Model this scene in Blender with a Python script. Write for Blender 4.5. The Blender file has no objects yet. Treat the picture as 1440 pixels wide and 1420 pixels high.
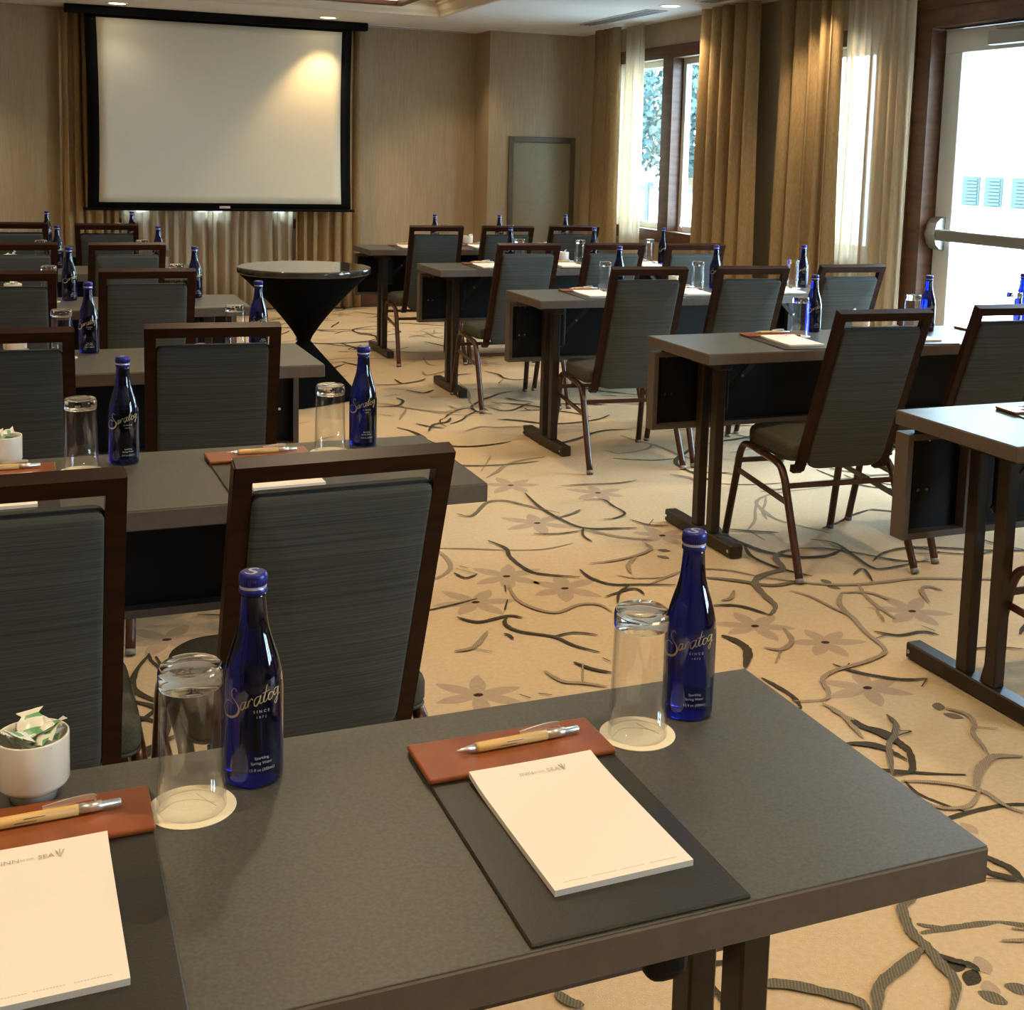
import bpy, bmesh, math, random
from mathutils import Vector, Matrix
random.seed(7)
PI = math.pi
COL = bpy.context.scene.collection
# ------------------------------------------------------------------ helpers
def srgb(r, g, b):
    f = lambda c: (c/255/12.92) if c/255 <= .04045 else ((c/255+.055)/1.055)**2.4
    return (f(r), f(g), f(b), 1)

def newmat(name):
    m = bpy.data.materials.new(name); m.use_nodes = True
    nt = m.node_tree; b = nt.nodes['Principled BSDF']
    return m, nt, b

def mat(name, col, rough=.5, metal=0., noise=0., nscale=(40, 40, 40), bump=0., spec=.5, coat=0., bscale=None):
    m, nt, b = newmat(name)
    b.inputs['Base Color'].default_value = col
    b.inputs['Roughness'].default_value = rough
    b.inputs['Metallic'].default_value = metal
    b.inputs['Specular IOR Level'].default_value = spec
    b.inputs['Coat Weight'].default_value = coat
    if noise or bump:
        tc = nt.nodes.new('ShaderNodeTexCoord'); mp = nt.nodes.new('ShaderNodeMapping')
        mp.inputs['Scale'].default_value = nscale
        nt.links.new(tc.outputs['Object'], mp.inputs['Vector'])
        n = nt.nodes.new('ShaderNodeTexNoise'); n.inputs['Scale'].default_value = 1; n.inputs['Detail'].default_value = 4
        nt.links.new(mp.outputs[0], n.inputs['Vector'])
        if noise:
            mx = nt.nodes.new('ShaderNodeMix'); mx.data_type = 'RGBA'
            mx.inputs[6].default_value = tuple(c*(1-noise) for c in col[:3])+(1,)
            mx.inputs[7].default_value = tuple(min(1, c*(1+noise)) for c in col[:3])+(1,)
            rp = nt.nodes.new('ShaderNodeMapRange'); rp.inputs[1].default_value = .3; rp.inputs[2].default_value = .7
            nt.links.new(n.outputs['Fac'], rp.inputs[0]); nt.links.new(rp.outputs[0], mx.inputs[0])
            nt.links.new(mx.outputs[2], b.inputs['Base Color'])
        if bump:
            bp = nt.nodes.new('ShaderNodeBump'); bp.inputs['Strength'].default_value = bump; bp.inputs['Distance'].default_value = .002
            nt.links.new(n.outputs['Fac'], bp.inputs['Height']); nt.links.new(bp.outputs[0], b.inputs['Normal'])
    return m

def glow(name, col, s):
    m, nt, b = newmat(name)
    b.inputs['Base Color'].default_value = col
    b.inputs['Emission Color'].default_value = col; b.inputs['Emission Strength'].default_value = s
    return m

def thin_glass(name, tint=(.97, .98, .98, 1), ior=1.5, extra=.0):
    m, nt, b = newmat(name); nt.nodes.remove(b)
    t = nt.nodes.new('ShaderNodeBsdfTransparent'); t.inputs[0].default_value = tint
    g = nt.nodes.new('ShaderNodeBsdfGlossy'); g.inputs['Roughness'].default_value = .02
    fr = nt.nodes.new('ShaderNodeLayerWeight'); fr.inputs[0].default_value = .5
    pw = nt.nodes.new('ShaderNodeMath'); pw.operation = 'POWER'; pw.inputs[1].default_value = 4
    ad = nt.nodes.new('ShaderNodeMath'); ad.operation = 'MULTIPLY_ADD'; ad.inputs[1].default_value = ior-.8; ad.inputs[2].default_value = .035+extra; ad.use_clamp = True
    nt.links.new(fr.outputs['Facing'], pw.inputs[0]); nt.links.new(pw.outputs[0], ad.inputs[0])
    mx = nt.nodes.new('ShaderNodeMixShader')
    nt.links.new(ad.outputs[0], mx.inputs[0]); nt.links.new(t.outputs[0], mx.inputs[1]); nt.links.new(g.outputs[0], mx.inputs[2])
    nt.links.new(mx.outputs[0], nt.nodes['Material Output'].inputs[0])
    return m

def fabric(name, col, col2, sc, bump=.3, sheer=0., trans=0., noise_axis=None):
    """woven cloth: fine streaks stretched along one axis; sheer lets light straight through, trans scatters it"""
    m, nt, b = newmat(name)
    tc = nt.nodes.new('ShaderNodeTexCoord'); mp = nt.nodes.new('ShaderNodeMapping'); mp.inputs['Scale'].default_value = sc
    nt.links.new(tc.outputs['Object'], mp.inputs['Vector'])
    n = nt.nodes.new('ShaderNodeTexNoise'); n.inputs['Scale'].default_value = 1; n.inputs['Detail'].default_value = 5; n.inputs['Roughness'].default_value = .65
    nt.links.new(mp.outputs[0], n.inputs['Vector'])
    rp = nt.nodes.new('ShaderNodeMapRange'); rp.inputs[1].default_value = .36; rp.inputs[2].default_value = .66
    nt.links.new(n.outputs['Fac'], rp.inputs[0])
    mx = nt.nodes.new('ShaderNodeMix'); mx.data_type = 'RGBA'; mx.inputs[6].default_value = col; mx.inputs[7].default_value = col2
    nt.links.new(rp.outputs[0], mx.inputs[0]); nt.links.new(mx.outputs[2], b.inputs['Base Color'])
    b.inputs['Roughness'].default_value = .85; b.inputs['Specular IOR Level'].default_value = .25
    bp = nt.nodes.new('ShaderNodeBump'); bp.inputs['Strength'].default_value = bump; bp.inputs['Distance'].default_value = .0015
    nt.links.new(n.outputs['Fac'], bp.inputs['Height']); nt.links.new(bp.outputs[0], b.inputs['Normal'])
    out = b.outputs[0]
    if trans:
        tl = nt.nodes.new('ShaderNodeBsdfTranslucent'); nt.links.new(mx.outputs[2], tl.inputs[0])
        ms = nt.nodes.new('ShaderNodeMixShader'); ms.inputs[0].default_value = trans
        nt.links.new(out, ms.inputs[1]); nt.links.new(tl.outputs[0], ms.inputs[2]); out = ms.outputs[0]
    if sheer:
        tr = nt.nodes.new('ShaderNodeBsdfTransparent')
        ms = nt.nodes.new('ShaderNodeMixShader'); ms.inputs[0].default_value = sheer
        nt.links.new(out, ms.inputs[1]); nt.links.new(tr.outputs[0], ms.inputs[2]); out = ms.outputs[0]
    nt.links.new(out, nt.nodes['Material Output'].inputs[0])
    return m

class MB:
    """collects verts and faces of one mesh"""
    def __init__(s): s.v = []; s.f = []; s.m = []; s.sm = []
    def add(s, v, f, mi=0, smooth=False):
        o = len(s.v); s.v += [tuple(x) for x in v]
        for q in f: s.f.append([i+o for i in q]); s.m.append(mi); s.sm.append(smooth)
    def box(s, x0, x1, y0, y1, z0, z1, mi=0):
        v = [(x, y, z) for x in (x0, x1) for y in (y0, y1) for z in (z0, z1)]
        s.add(v, [(0, 1, 3, 2), (4, 6, 7, 5), (0, 4, 5, 1), (2, 3, 7, 6), (0, 2, 6, 4), (1, 5, 7, 3)], mi)
    def rbox(s, x0, x1, y0, y1, z0, z1, r=.003, seg=2, mi=0):
        bm = bmesh.new(); bmesh.ops.create_cube(bm, size=1)
        for q in bm.verts: q.co = ((x0+x1)/2+q.co.x*(x1-x0), (y0+y1)/2+q.co.y*(y1-y0), (z0+z1)/2+q.co.z*(z1-z0))
        bmesh.ops.bevel(bm, geom=bm.edges[:], offset=r, segments=seg, affect='EDGES', profile=.5)
        bm.verts.index_update()
        s.add([q.co[:] for q in bm.verts], [[q.index for q in f.verts] for f in bm.faces], mi); bm.free()
    def tube(s, pts, rx, ry=None, n=10, mi=0, up=(0, 0, 1), rect=False, cap=True, smooth=True):
        """sweep an ellipse (or rectangle) along a polyline"""
        ry = ry or rx; P = [Vector(p) for p in pts]; k = len(P)
        if rect: ring = [(rx, ry), (-rx, ry), (-rx, -ry), (rx, -ry)]; n = 4
        else: ring = [(rx*math.cos(2*PI*i/n), ry*math.sin(2*PI*i/n)) for i in range(n)]
        vs = []
        for i, p in enumerate(P):
            d = ((P[min(i+1, k-1)]-p).normalized()+(p-P[max(i-1, 0)]).normalized())
            d.normalize(); a = Vector(up)
            if abs(d.dot(a)) > .98: a = Vector((0, 1, 0)) if abs(d.y) < .9 else Vector((1, 0, 0))
            u = a.cross(d).normalized(); w = d.cross(u)
            vs += [p+u*x+w*y for x, y in ring]
        fs = [(i*n+j, i*n+(j+1) % n, (i+1)*n+(j+1) % n, (i+1)*n+j) for i in range(k-1) for j in range(n)]
        s.add(vs, fs, mi, smooth and not rect)
        if cap: s.add(vs[:n], [list(range(n))[::-1]], mi); s.add(vs[-n:], [list(range(n))], mi)
    def lathe(s, prof, n=32, c=(0, 0), mi=0, smooth=True, cap0=True, cap1=True):
        vs = [(c[0]+r*math.cos(2*PI*j/n), c[1]+r*math.sin(2*PI*j/n), z) for r, z in prof for j in range(n)]
        fs = [(i*n+j, i*n+(j+1) % n, (i+1)*n+(j+1) % n, (i+1)*n+j) for i in range(len(prof)-1) for j in range(n)]
        s.add(vs, fs, mi, smooth)
        if cap0: s.f.append([len(s.v)-len(vs)+j for j in range(n)][::-1]); s.m.append(mi); s.sm.append(False)
        if cap1: s.f.append([len(s.v)-n+j for j in range(n)]); s.m.append(mi); s.sm.append(False)
    def obj(s, name, mats, parent=None, M=None):
        me = bpy.data.meshes.new(name); me.from_pydata([tuple(v) for v in s.v], [], s.f)
        if not isinstance(mats, (list, tuple)): mats = [mats]
        for q in mats: me.materials.append(q)
        me.polygons.foreach_set('material_index', s.m); me.polygons.foreach_set('use_smooth', s.sm)
        bm = bmesh.new(); bm.from_mesh(me); bmesh.ops.remove_doubles(bm, verts=bm.verts, dist=1e-6)
        bmesh.ops.recalc_face_normals(bm, faces=bm.faces); bm.to_mesh(me); bm.free(); me.update()
        o = bpy.data.objects.new(name, me); COL.objects.link(o)
        if parent: o.parent = parent
        return o

def tag(o, label=None, cat=None, group=None, kind=None):
    if label: o['label'] = label
    if cat: o['category'] = cat
    if group: o['group'] = group
    if kind: o['kind'] = kind
    return o
def empty(name, loc=(0, 0, 0), rz=0):
    o = bpy.data.objects.new(name, None); o.empty_display_size = .05; COL.objects.link(o)
    o.location = loc; o.rotation_euler = (0, 0, rz); return o
KIDS = {}
def kids(o):
    return [c for c in bpy.data.objects if c.parent == o]
def copy_tree(o, parent=None):
    c = o.copy(); COL.objects.link(c)
    if parent: c.parent = parent
    if o.name not in KIDS: KIDS[o.name] = kids(o)
    for ch in KIDS[o.name]: copy_tree(ch, c)
    return c
def inst(proto, first, loc, rz=0, scale=None):
    """the first time the prototype itself, afterwards a copy with copies of its parts"""
    o = proto if first else copy_tree(proto)
    o.location = loc; o.rotation_euler = (0, 0, rz)
    return o

def smooth_path(pts, k=5):
    P = [Vector(p) for p in pts]; out = []
    if len(P) < 3: return P
    for i in range(len(P)-1):
        a, b, c, d = P[max(i-1, 0)], P[i], P[i+1], P[min(i+2, len(P)-1)]
        for j in range(k):
            t = j/k
            out.append(.5*((2*b)+(c-a)*t+(2*a-5*b+4*c-d)*t*t+(3*b-a-3*c+d)*t**3))
    out.append(P[-1]); return out

def text_mesh(body, size, align='CENTER', spacing=1.):
    cu = bpy.data.curves.new('t', 'FONT'); cu.body = body; cu.size = size; cu.align_x = align; cu.align_y = 'CENTER'; cu.resolution_u = 3
    cu.space_character = spacing
    ob = bpy.data.objects.new('t', cu); COL.objects.link(ob)
    dg = bpy.context.evaluated_depsgraph_get(); me = bpy.data.meshes.new_from_object(ob.evaluated_get(dg))
    v = [q.co.copy() for q in me.vertices]; f = [list(q.vertices) for q in me.polygons]
    bpy.data.objects.remove(ob); bpy.data.curves.remove(cu); bpy.data.meshes.remove(me)
    return v, f

# carpet motifs: traced branches (colour, width, points), flowers and leaves, in metres
TR=[(0, 0.015, [(-0.24, 1.39), (-0.26, 1.19), (-0.25, 1.01), (-0.21, 0.86), (-0.1, 0.82), (-0.01, 0.8)]), (0, 0.015, [(-0.61, 0.82), (-0.58, 0.72), (-0.6, 0.61), (-0.59, 0.46), (-0.54, 0.4), (-0.45, 0.35)]), (0, 0.015, [(-0.42, 0.42), (-0.42, 0.33), (-0.38, 0.25), (-0.29, 0.22), (-0.18, 0.18)]), (0, 0.015, [(-0.96, 0.13), (-0.91, 0.07), (-0.81, 0.09), (-0.77, 0.06)]), (0, 0.015, [(-0.81, 0.09), (-0.84, 0.03), (-0.82, -0.04), (-0.74, -0.11), (-0.71, -0.19), (-0.66, -0.26)]), (0, 0.015, [(-0.72, 0.35), (-0.74, 0.29)]), (0, 0.015, [(-0.76, 0.22), (-0.8, 0.14)]), (0, 0.015, [(0.44, 0.39), (0.55, 0.35), (0.64, 0.25), (0.71, 0.16), (0.81, 0.11)]), (0, 0.015, [(0.55, 0.47), (0.61, 0.4), (0.59, 0.26), (0.57, 0.13), (0.61, 0.1), (0.82, 0.13)]), (0, 0.015, [(-0.76, -0.3), (-0.73, -0.36), (-0.69, -0.4)]), (0, 0.015, [(-0.16, -0.03), (-0.08, -0.06), (-0.03, -0.16)]), (0, 0.015, [(-0.07, -0.55), (-0.05, -0.6), (-0.01, -0.65), (0.05, -0.7), (0.12, -0.72)]), (0, 0.015, [(0.2, -0.38), (0.25, -0.43), (0.34, -0.43), (0.37, -0.47)]), (0, 0.015, [(-0.33, -0.97), (-0.27, -0.99), (-0.24, -1.04)]), (0, 0.015, [(0.31, 0.68), (0.39, 0.63), (0.48, 0.58)]), (0, 0.011, [(-0.21, 0.86), (-0.25, 0.77), (-0.25, 0.69)]), (0, 0.011, [(-0.42, 0.85), (-0.33, 0.82), (-0.23, 0.83)]), (0, 0.011, [(-0.45, 0.15), (-0.33, 0.19), (-0.32, 0.13)]), (0, 0.011, [(-0.44, 0.08), (-0.39, 0.17), (-0.33, 0.22)]), (0, 0.011, [(0.46, 0.08), (0.53, 0.12), (0.48, -0.0)]), (0, 0.011, [(-0.87, -0.04), (-0.86, -0.06), (-0.86, -0.09)]), (0, 0.011, [(-0.74, -0.11), (-0.67, -0.1), (-0.61, -0.14)]), (0, 0.011, [(-0.82, 0.56), (-0.77, 0.48)]), (0, 0.011, [(-0.84, 0.52), (-0.82, 0.46), (-0.77, 0.48)]), (0, 0.011, [(-0.8, 0.58), (-0.78, 0.55)]), (0, 0.011, [(-0.67, -0.3), (-0.66, -0.33)]), (0, 0.011, [(-0.98, -0.45), (-0.96, -0.48)]), (0, 0.011, [(-0.93, -0.46), (-0.9, -0.48)]), (0, 0.011, [(0.12, -0.72), (0.07, -0.76)]), (0, 0.011, [(-0.06, -0.59), (-0.02, -0.56)]), (0, 0.011, [(0.17, -0.43), (0.23, -0.41)]), (0, 0.011, [(0.37, -0.39), (0.38, -0.44)]), (0, 0.011, [(-0.05, 1.22), (0.03, 1.2), (0.03, 1.1), (0.03, 0.99), (-0.04, 0.94), (-0.09, 0.94)]), (0, 0.011, [(-0.05, 1.45), (0.08, 1.44), (0.2, 1.42), (0.31, 1.44)]), (0, 0.011, [(0.01, 0.91), (0.05, 0.82), (0.12, 0.79)]), (0, 0.011, [(0.05, 0.82), (0.1, 0.88)]), (0, 0.011, [(-0.13, -0.87), (-0.15, -0.93), (-0.22, -1.0)]), (0, 0.011, [(-0.17, -0.95), (-0.13, -0.97)]), (0, 0.011, [(0.27, -0.7), (0.37, -0.6), (0.46, -0.6), (0.54, -0.64)]), (0, 0.026, [(-0.26, -0.26), (-0.24, -0.32), (-0.25, -0.39), (-0.32, -0.49)]), (0, 0.026, [(0.45, -0.63), (0.39, -0.7), (0.32, -0.76)]), (0, 0.022, [(-0.23, -0.86), (-0.23, -0.91), (-0.2, -0.95), (-0.2, -1.01), (-0.21, -1.06)]), (1, 0.024, [(-0.03, -0.16), (0.03, -0.1), (0.05, -0.01), (0.08, 0.1), (0.13, 0.16), (0.2, 0.19), (0.26, 0.21), (0.3, 0.32), (0.36, 0.37), (0.42, 0.39)]), (1, 0.024, [(-0.06, 0.22), (0.03, 0.16), (0.1, 0.09), (0.15, 0.07), (0.24, 0.08)]), (1, 0.014, [(-0.61, 1.18), (-0.56, 1.14), (-0.44, 1.3), (-0.36, 1.3), (-0.31, 1.22), (-0.22, 1.07)]), (1, 0.014, [(-0.25, 1.01), (-0.17, 1.05), (-0.12, 1.09)]), (2, 0.015, [(-0.71, 0.34), (-0.73, 0.21), (-0.7, 0.11), (-0.65, 0.07), (-0.56, 0.11), (-0.5, 0.09), (-0.49, 0.02)]), (2, 0.015, [(-0.86, -0.33), (-0.84, -0.41), (-0.79, -0.44), (-0.74, -0.48)]), (2, 0.015, [(-0.74, -0.32), (-0.79, -0.43)]), (2, 0.015, [(0.16, 0.01), (0.19, -0.06), (0.2, -0.18), (0.21, -0.25), (0.17, -0.38), (0.14, -0.51), (0.05, -0.56), (-0.09, -0.59), (-0.16, -0.63), (-0.19, -0.7), (-0.23, -0.74), (-0.32, -0.72)]), (2, 0.015, [(0.31, -0.06), (0.24, -0.15), (0.21, -0.25)]), (2, 0.015, [(0.31, -0.06), (0.4, -0.09), (0.42, -0.17)]), (2, 0.015, [(0.53, -0.23), (0.58, -0.13), (0.63, -0.1), (0.65, -0.15)]), (2, 0.015, [(-0.25, -0.76), (-0.24, -0.83), (-0.27, -0.96)]), (2, 0.015, [(-0.36, 0.47), (-0.27, 0.47), (-0.16, 0.5), (-0.08, 0.55), (-0.07, 0.62)]), (2, 0.015, [(-0.27, 0.33), (-0.24, 0.41), (-0.17, 0.49)]), (2, 0.015, [(-0.11, 0.0), (-0.07, 0.01), (-0.02, 0.07)]), (2, 0.015, [(-0.19, -0.38), (-0.15, -0.41), (-0.08, -0.36), (-0.05, -0.27)]), (2, 0.015, [(-0.15, -0.41), (-0.22, -0.49)]), (2, 0.015, [(-1.05, -0.12), (-0.99, -0.11), (-0.91, -0.01)]), (2, 0.015, [(-0.99, -0.12), (-0.95, -0.16)]), (2, 0.015, [(0.5, 1.49), (0.56, 1.4), (0.53, 1.27)]), (2, 0.015, [(-0.16, 2.03), (-0.3, 1.77)]), (2, 0.015, [(-0.21, 0.84), (-0.12, 0.71), (-0.02, 0.65)]), (0, 0.017, [(-0.23, -0.86), (-0.24, -0.89), (-0.22, -0.94), (-0.21, -0.99), (-0.2, -1.04), (-0.24, -1.11), (-0.27, -1.14), (-0.32, -1.14)]), (0, 0.017, [(-0.36, -1.48), (-0.35, -1.51), (-0.34, -1.54), (-0.35, -1.59)]), (0, 0.017, [(-0.39, -1.51), (-0.39, -1.54), (-0.35, -1.58)]), (0, 0.013, [(-0.19, -0.98), (-0.13, -0.97)]), (0, 0.013, [(-0.33, -0.97), (-0.28, -1.0), (-0.25, -1.04), (-0.24, -1.09)]), (0, 0.013, [(-0.42, -1.55), (-0.36, -1.58)]), (0, 0.013, [(-0.67, -1.71), (-0.65, -1.74), (-0.63, -1.76), (-0.63, -1.78)]), (1, 0.015, [(-0.13, -0.87), (-0.14, -0.92), (-0.18, -0.97), (-0.23, -1.01), (-0.28, -1.08), (-0.32, -1.14)]), (1, 0.022, [(-0.59, -1.56), (-0.63, -1.57), (-0.65, -1.6), (-0.67, -1.65), (-0.67, -1.69), (-0.68, -1.74), (-0.69, -1.79), (-0.75, -1.85)]), (1, 0.022, [(-0.68, -1.69), (-0.75, -1.72), (-0.82, -1.75), (-0.87, -1.81)]), (1, 0.024, [(-1.07, -1.65), (-1.02, -1.67), (-0.97, -1.69), (-0.92, -1.73), (-0.88, -1.77), (-0.88, -1.8)]), (2, 0.013, [(-0.25, -0.8), (-0.24, -0.84), (-0.23, -0.87)]), (2, 0.013, [(-0.32, -1.17), (-0.27, -1.19), (-0.22, -1.22), (-0.19, -1.25), (-0.17, -1.28), (-0.17, -1.34), (-0.15, -1.38)]), (2, 0.013, [(-0.17, -1.26), (-0.24, -1.31), (-0.29, -1.31), (-0.32, -1.29), (-0.33, -1.26)]), (2, 0.013, [(-0.04, -1.15), (-0.01, -1.08), (0.01, -1.03), (0.05, -0.99), (0.07, -0.94), (0.05, -0.9), (0.04, -0.89)]), (2, 0.013, [(0.03, -1.0), (0.09, -1.03)]), (2, 0.022, [(-0.17, -1.25), (-0.11, -1.19), (-0.04, -1.15), (-0.01, -1.15), (0.04, -1.17)]), (0, 0.017, [(-0.21, 3.94), (-0.1, 3.91), (0.06, 3.97), (0.14, 4.05)]), (0, 0.017, [(-0.05, 4.08), (-0.04, 3.93), (0.06, 3.97)]), (0, 0.017, [(-0.38, 3.29), (-0.26, 3.28), (-0.19, 3.4), (-0.2, 3.5)]), (0, 0.017, [(-0.26, 3.56), (-0.17, 3.59)]), (0, 0.017, [(-0.28, 2.62), (-0.21, 2.76), (-0.12, 2.81), (-0.07, 2.9)]), (0, 0.017, [(-0.29, 2.81), (-0.24, 2.72), (-0.18, 2.67)]), (0, 0.017, [(-0.17, 2.8), (-0.16, 2.7)]), (0, 0.017, [(-0.22, 4.79), (-0.17, 4.7), (-0.12, 4.53)]), (0, 0.017, [(0.3, 4.01), (0.38, 4.13), (0.49, 4.16)]), (0, 0.017, [(0.08, 3.68), (-0.0, 3.61), (-0.04, 3.65), (-0.08, 3.71)]), (0, 0.017, [(0.59, 4.22), (0.64, 4.1), (0.63, 3.96), (0.69, 3.88), (0.81, 3.92)]), (0, 0.017, [(0.53, 3.79), (0.61, 3.92)]), (0, 0.017, [(0.22, 3.12), (0.26, 3.01), (0.33, 3.01), (0.44, 3.12), (0.5, 3.16)]), (0, 0.017, [(0.41, 3.35), (0.45, 3.26), (0.52, 3.18)]), (0, 0.017, [(-0.41, 3.08), (-0.36, 3.02)]), (2, 0.015, [(0.02, 3.21), (0.04, 3.12), (0.1, 3.16)]), (2, 0.015, [(-0.1, 2.57), (0.01, 2.65), (0.09, 2.61), (0.16, 2.61), (0.27, 2.58)]), (2, 0.015, [(0.2, 4.31), (0.19, 4.17), (0.35, 4.28), (0.41, 4.3)]), (2, 0.015, [(0.36, 4.81), (0.32, 4.58), (0.35, 4.5)]), (2, 0.015, [(0.53, 5.76), (0.62, 5.84), (0.67, 5.73)]), (2, 0.015, [(0.3, 3.88), (0.26, 3.57), (0.16, 3.25), (0.18, 3.13)]), (1, 0.02, [(-1.35, -1.57), (-1.34, -1.6), (-1.32, -1.62)])]
FL=[(-0.68, 0.44), (-0.54, 0.27), (-0.86, 0.24), (-0.12, -0.22), (0.01, -0.4), (0.43, -0.27), (-0.07, -0.71), (0.04, 0.69), (-0.35, 0.98), (-0.25, 1.53), (0.06, 1.31), (-1.08, -0.41)]
LV=[(3, (-0.6, -1.74)), (3, (-0.63, -1.8)), (3, (-0.31, -1.36)), (2, (-0.61, -1.82)), (2, (-0.64, -1.86)), (2, (0.05, -0.85)), (2, (0.02, -0.91)), (2, (-0.09, 0.48)), (2, (-0.02, 0.51)), (2, (0.33, 0.08)), (2, (0.31, 0.02)), (0, (-0.63, -1.74)), (0, (-0.63, -1.77))]
# ------------------------------------------------------------------ materials
M = {}
M['laminate'] = mat('charcoal_laminate', (.072, .070, .055, 1), .40, noise=.22, nscale=(260, 260, 260), bump=.05, spec=.42)
M['edge'] = mat('taupe_edge_band', (.098, .073, .055, 1), .55, noise=.1, nscale=(60, 60, 60))
M['bronze'] = mat('bronze_powder_coat', (.028, .018, .010, 1), .42, spec=.3, noise=.15, nscale=(90, 90, 90))
M['black'] = mat('black_board', (.004, .004, .0045, 1), .55, spec=.25)
M['steel'] = mat('bright_steel', (.6, .6, .6, 1), .25, metal=1)
M['wood'] = mat('dark_walnut_frame', (.022, .0058, .0022, 1), .42, noise=.35, nscale=(8, 8, 60), spec=.15)
M['legm'] = mat('brown_metal_leg', (.052, .017, .007, 1), .30, spec=.45, noise=.2, nscale=(20, 20, 20))
M['fabric'] = fabric('slate_streaked_fabric', (.038, .041, .037, 1), (.084, .089, .079, 1), (2.2, 2.2, 560), bump=.5)
M['seatfab'] = fabric('warm_lit_seat_fabric', (.045, .044, .030, 1), (.075, .072, .048, 1), (300, 3, 300), bump=.4)  # same slate cloth as the back, warm lamplight put into its olive colour
M['piping'] = mat('black_piping', (.02, .02, .018, 1), .6)
M['clearplastic'] = mat('glide_plastic', (.20, .19, .18, 1), .2)
M['wall'] = fabric('linen_wallpaper', (.35, .265, .165, 1), (.43, .335, .215, 1), (140, 140, 5), bump=.2)
M['ceiling'] = mat('white_ceiling_paint', (.72, .71, .67, 1), .8, noise=.02, nscale=(3, 3, 3))
M['crown'] = mat('cream_crown_paint', (.62, .54, .40, 1), .5, noise=.05, nscale=(4, 4, 40))
M['stain'] = mat('stained_trim_wood', (.085, .032, .012, 1), .42, noise=.4, nscale=(6, 6, 30), spec=.4)
M['whitepaint'] = mat('white_gloss_paint', (.62, .60, .55, 1), .35)
M['olive'] = mat('olive_painted_frame', (.090, .062, .028, 1), .5, noise=.1, nscale=(5, 5, 40))
M['olivep'] = mat('olive_tan_panel', (.235, .185, .095, 1), .55, noise=.06, nscale=(30, 30, 30))
M['drape'] = fabric('tan_drape', (.33, .215, .10, 1), (.42, .285, .145, 1), (90, 90, 30), bump=.2, trans=.12)
M['sheer'] = fabric('cream_sheer', (.72, .60, .43, 1), (.80, .69, .52, 1), (300, 300, 60), bump=.1, trans=.45, sheer=.28)
M['screenwhite'] = mat('matte_screen_white', (.67, .63, .50, 1), .75, noise=.01, nscale=(3, 3, 3))
M['screenblack'] = mat('screen_border_black', (.004, .004, .004, 1), .8, spec=.1)
M['alum'] = mat('brushed_aluminium', (.33, .32, .29, 1), .4, metal=.9)
M['pane'] = thin_glass('window_pane', (.94, .98, .98, 1), 1.45)
M['tumbler'] = thin_glass('tumbler_wall_glass', (.993, .995, .990, 1), 1.5, .010)
M['cup'] = mat('white_glazed_china', (.78, .74, .66, 1), .15, coat=.4)
M['leather'] = mat('tan_bonded_leather', (.25, .068, .019, 1), .28, noise=.2, nscale=(25, 25, 25), bump=.15, spec=.5)
M['leatherdark'] = mat('embossed_leather_mark', (.17, .040, .012, 1), .45)
M['boardpad'] = mat('black_leatherette', (.020, .019, .013, 1), .34, noise=.15, nscale=(400, 400, 400), bump=.12)
M['paper'] = mat('white_notepaper', (.82, .76, .68, 1), .7)
M['ink'] = mat('grey_ink', (.46, .41, .36, 1), .8)
M['inklight'] = mat('pale_grey_ink', (.58, .52, .46, 1), .8)
M['coaster'] = mat('cream_pulp_board', (.80, .72, .52, 1), .8, noise=.03, nscale=(300, 300, 300))
M['coasterink'] = mat('coaster_line_ink', (.55, .47, .32, 1), .8)
M['bamboo'] = mat('bamboo_barrel', (.68, .40, .13, 1), .4, noise=.15, nscale=(20, 200, 200))
M['silver'] = mat('satin_silver', (.75, .73, .70, 1), .28, metal=.85)
M['gold'] = mat('pale_gold_print', (.50, .40, .20, 1), .4, metal=.3)
M['whiteprint'] = mat('white_print', (.55, .55, .52, 1), .5)
M['capblue'] = mat('blue_metal_cap', (.014, .016, .20, 1), .35, metal=.3, spec=.5)
M['capring'] = mat('silver_cap_ring', (.6, .6, .8, 1), .3, metal=.6)
M['wrapper'] = mat('white_wrapper', (.80, .82, .74, 1), .25, spec=.6)
M['green'] = mat('green_wrapper_print', (.14, .38, .18, 1), .35)
M['spandex'] = mat('black_stretch_cover', (.0022, .0022, .0026, 1), .9, spec=.08)
M['darkmarble'] = mat('polished_dark_stone', (.035, .032, .028, 1), .10, noise=.35, nscale=(14, 14, 14), coat=.4)
M['lens'] = glow('lamp_lens', (1, .80, .52, 1), 14)
M['trimring'] = mat('white_lamp_ring', (.8, .78, .72, 1), .4)
M['ventdark'] = mat('vent_shadow_gap', (.03, .03, .03, 1), .6)
M['ventgrey'] = mat('grey_vent_slat', (.30, .31, .31, 1), .5)
M['lampshade'] = glow('frosted_diffuser', (1, .84, .6, 1), 1.6)

m, nt, b = newmat('cobalt_glass')   # filled bottle: one solid refracting body
b.inputs['Base Color'].default_value = (.0035, .010, .21, 1); b.inputs['Transmission Weight'].default_value = 1
b.inputs['Roughness'].default_value = .03; b.inputs['IOR'].default_value = 1.46; b.inputs['Coat Weight'].default_value = .3
M['cobalt'] = m
m, nt, b = newmat('thick_clear_glass')
b.inputs['Base Color'].default_value = (.97, .98, .97, 1); b.inputs['Transmission Weight'].default_value = 1
b.inputs['Roughness'].default_value = .01; b.inputs['IOR'].default_value = 1.45
M['clear'] = m

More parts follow.
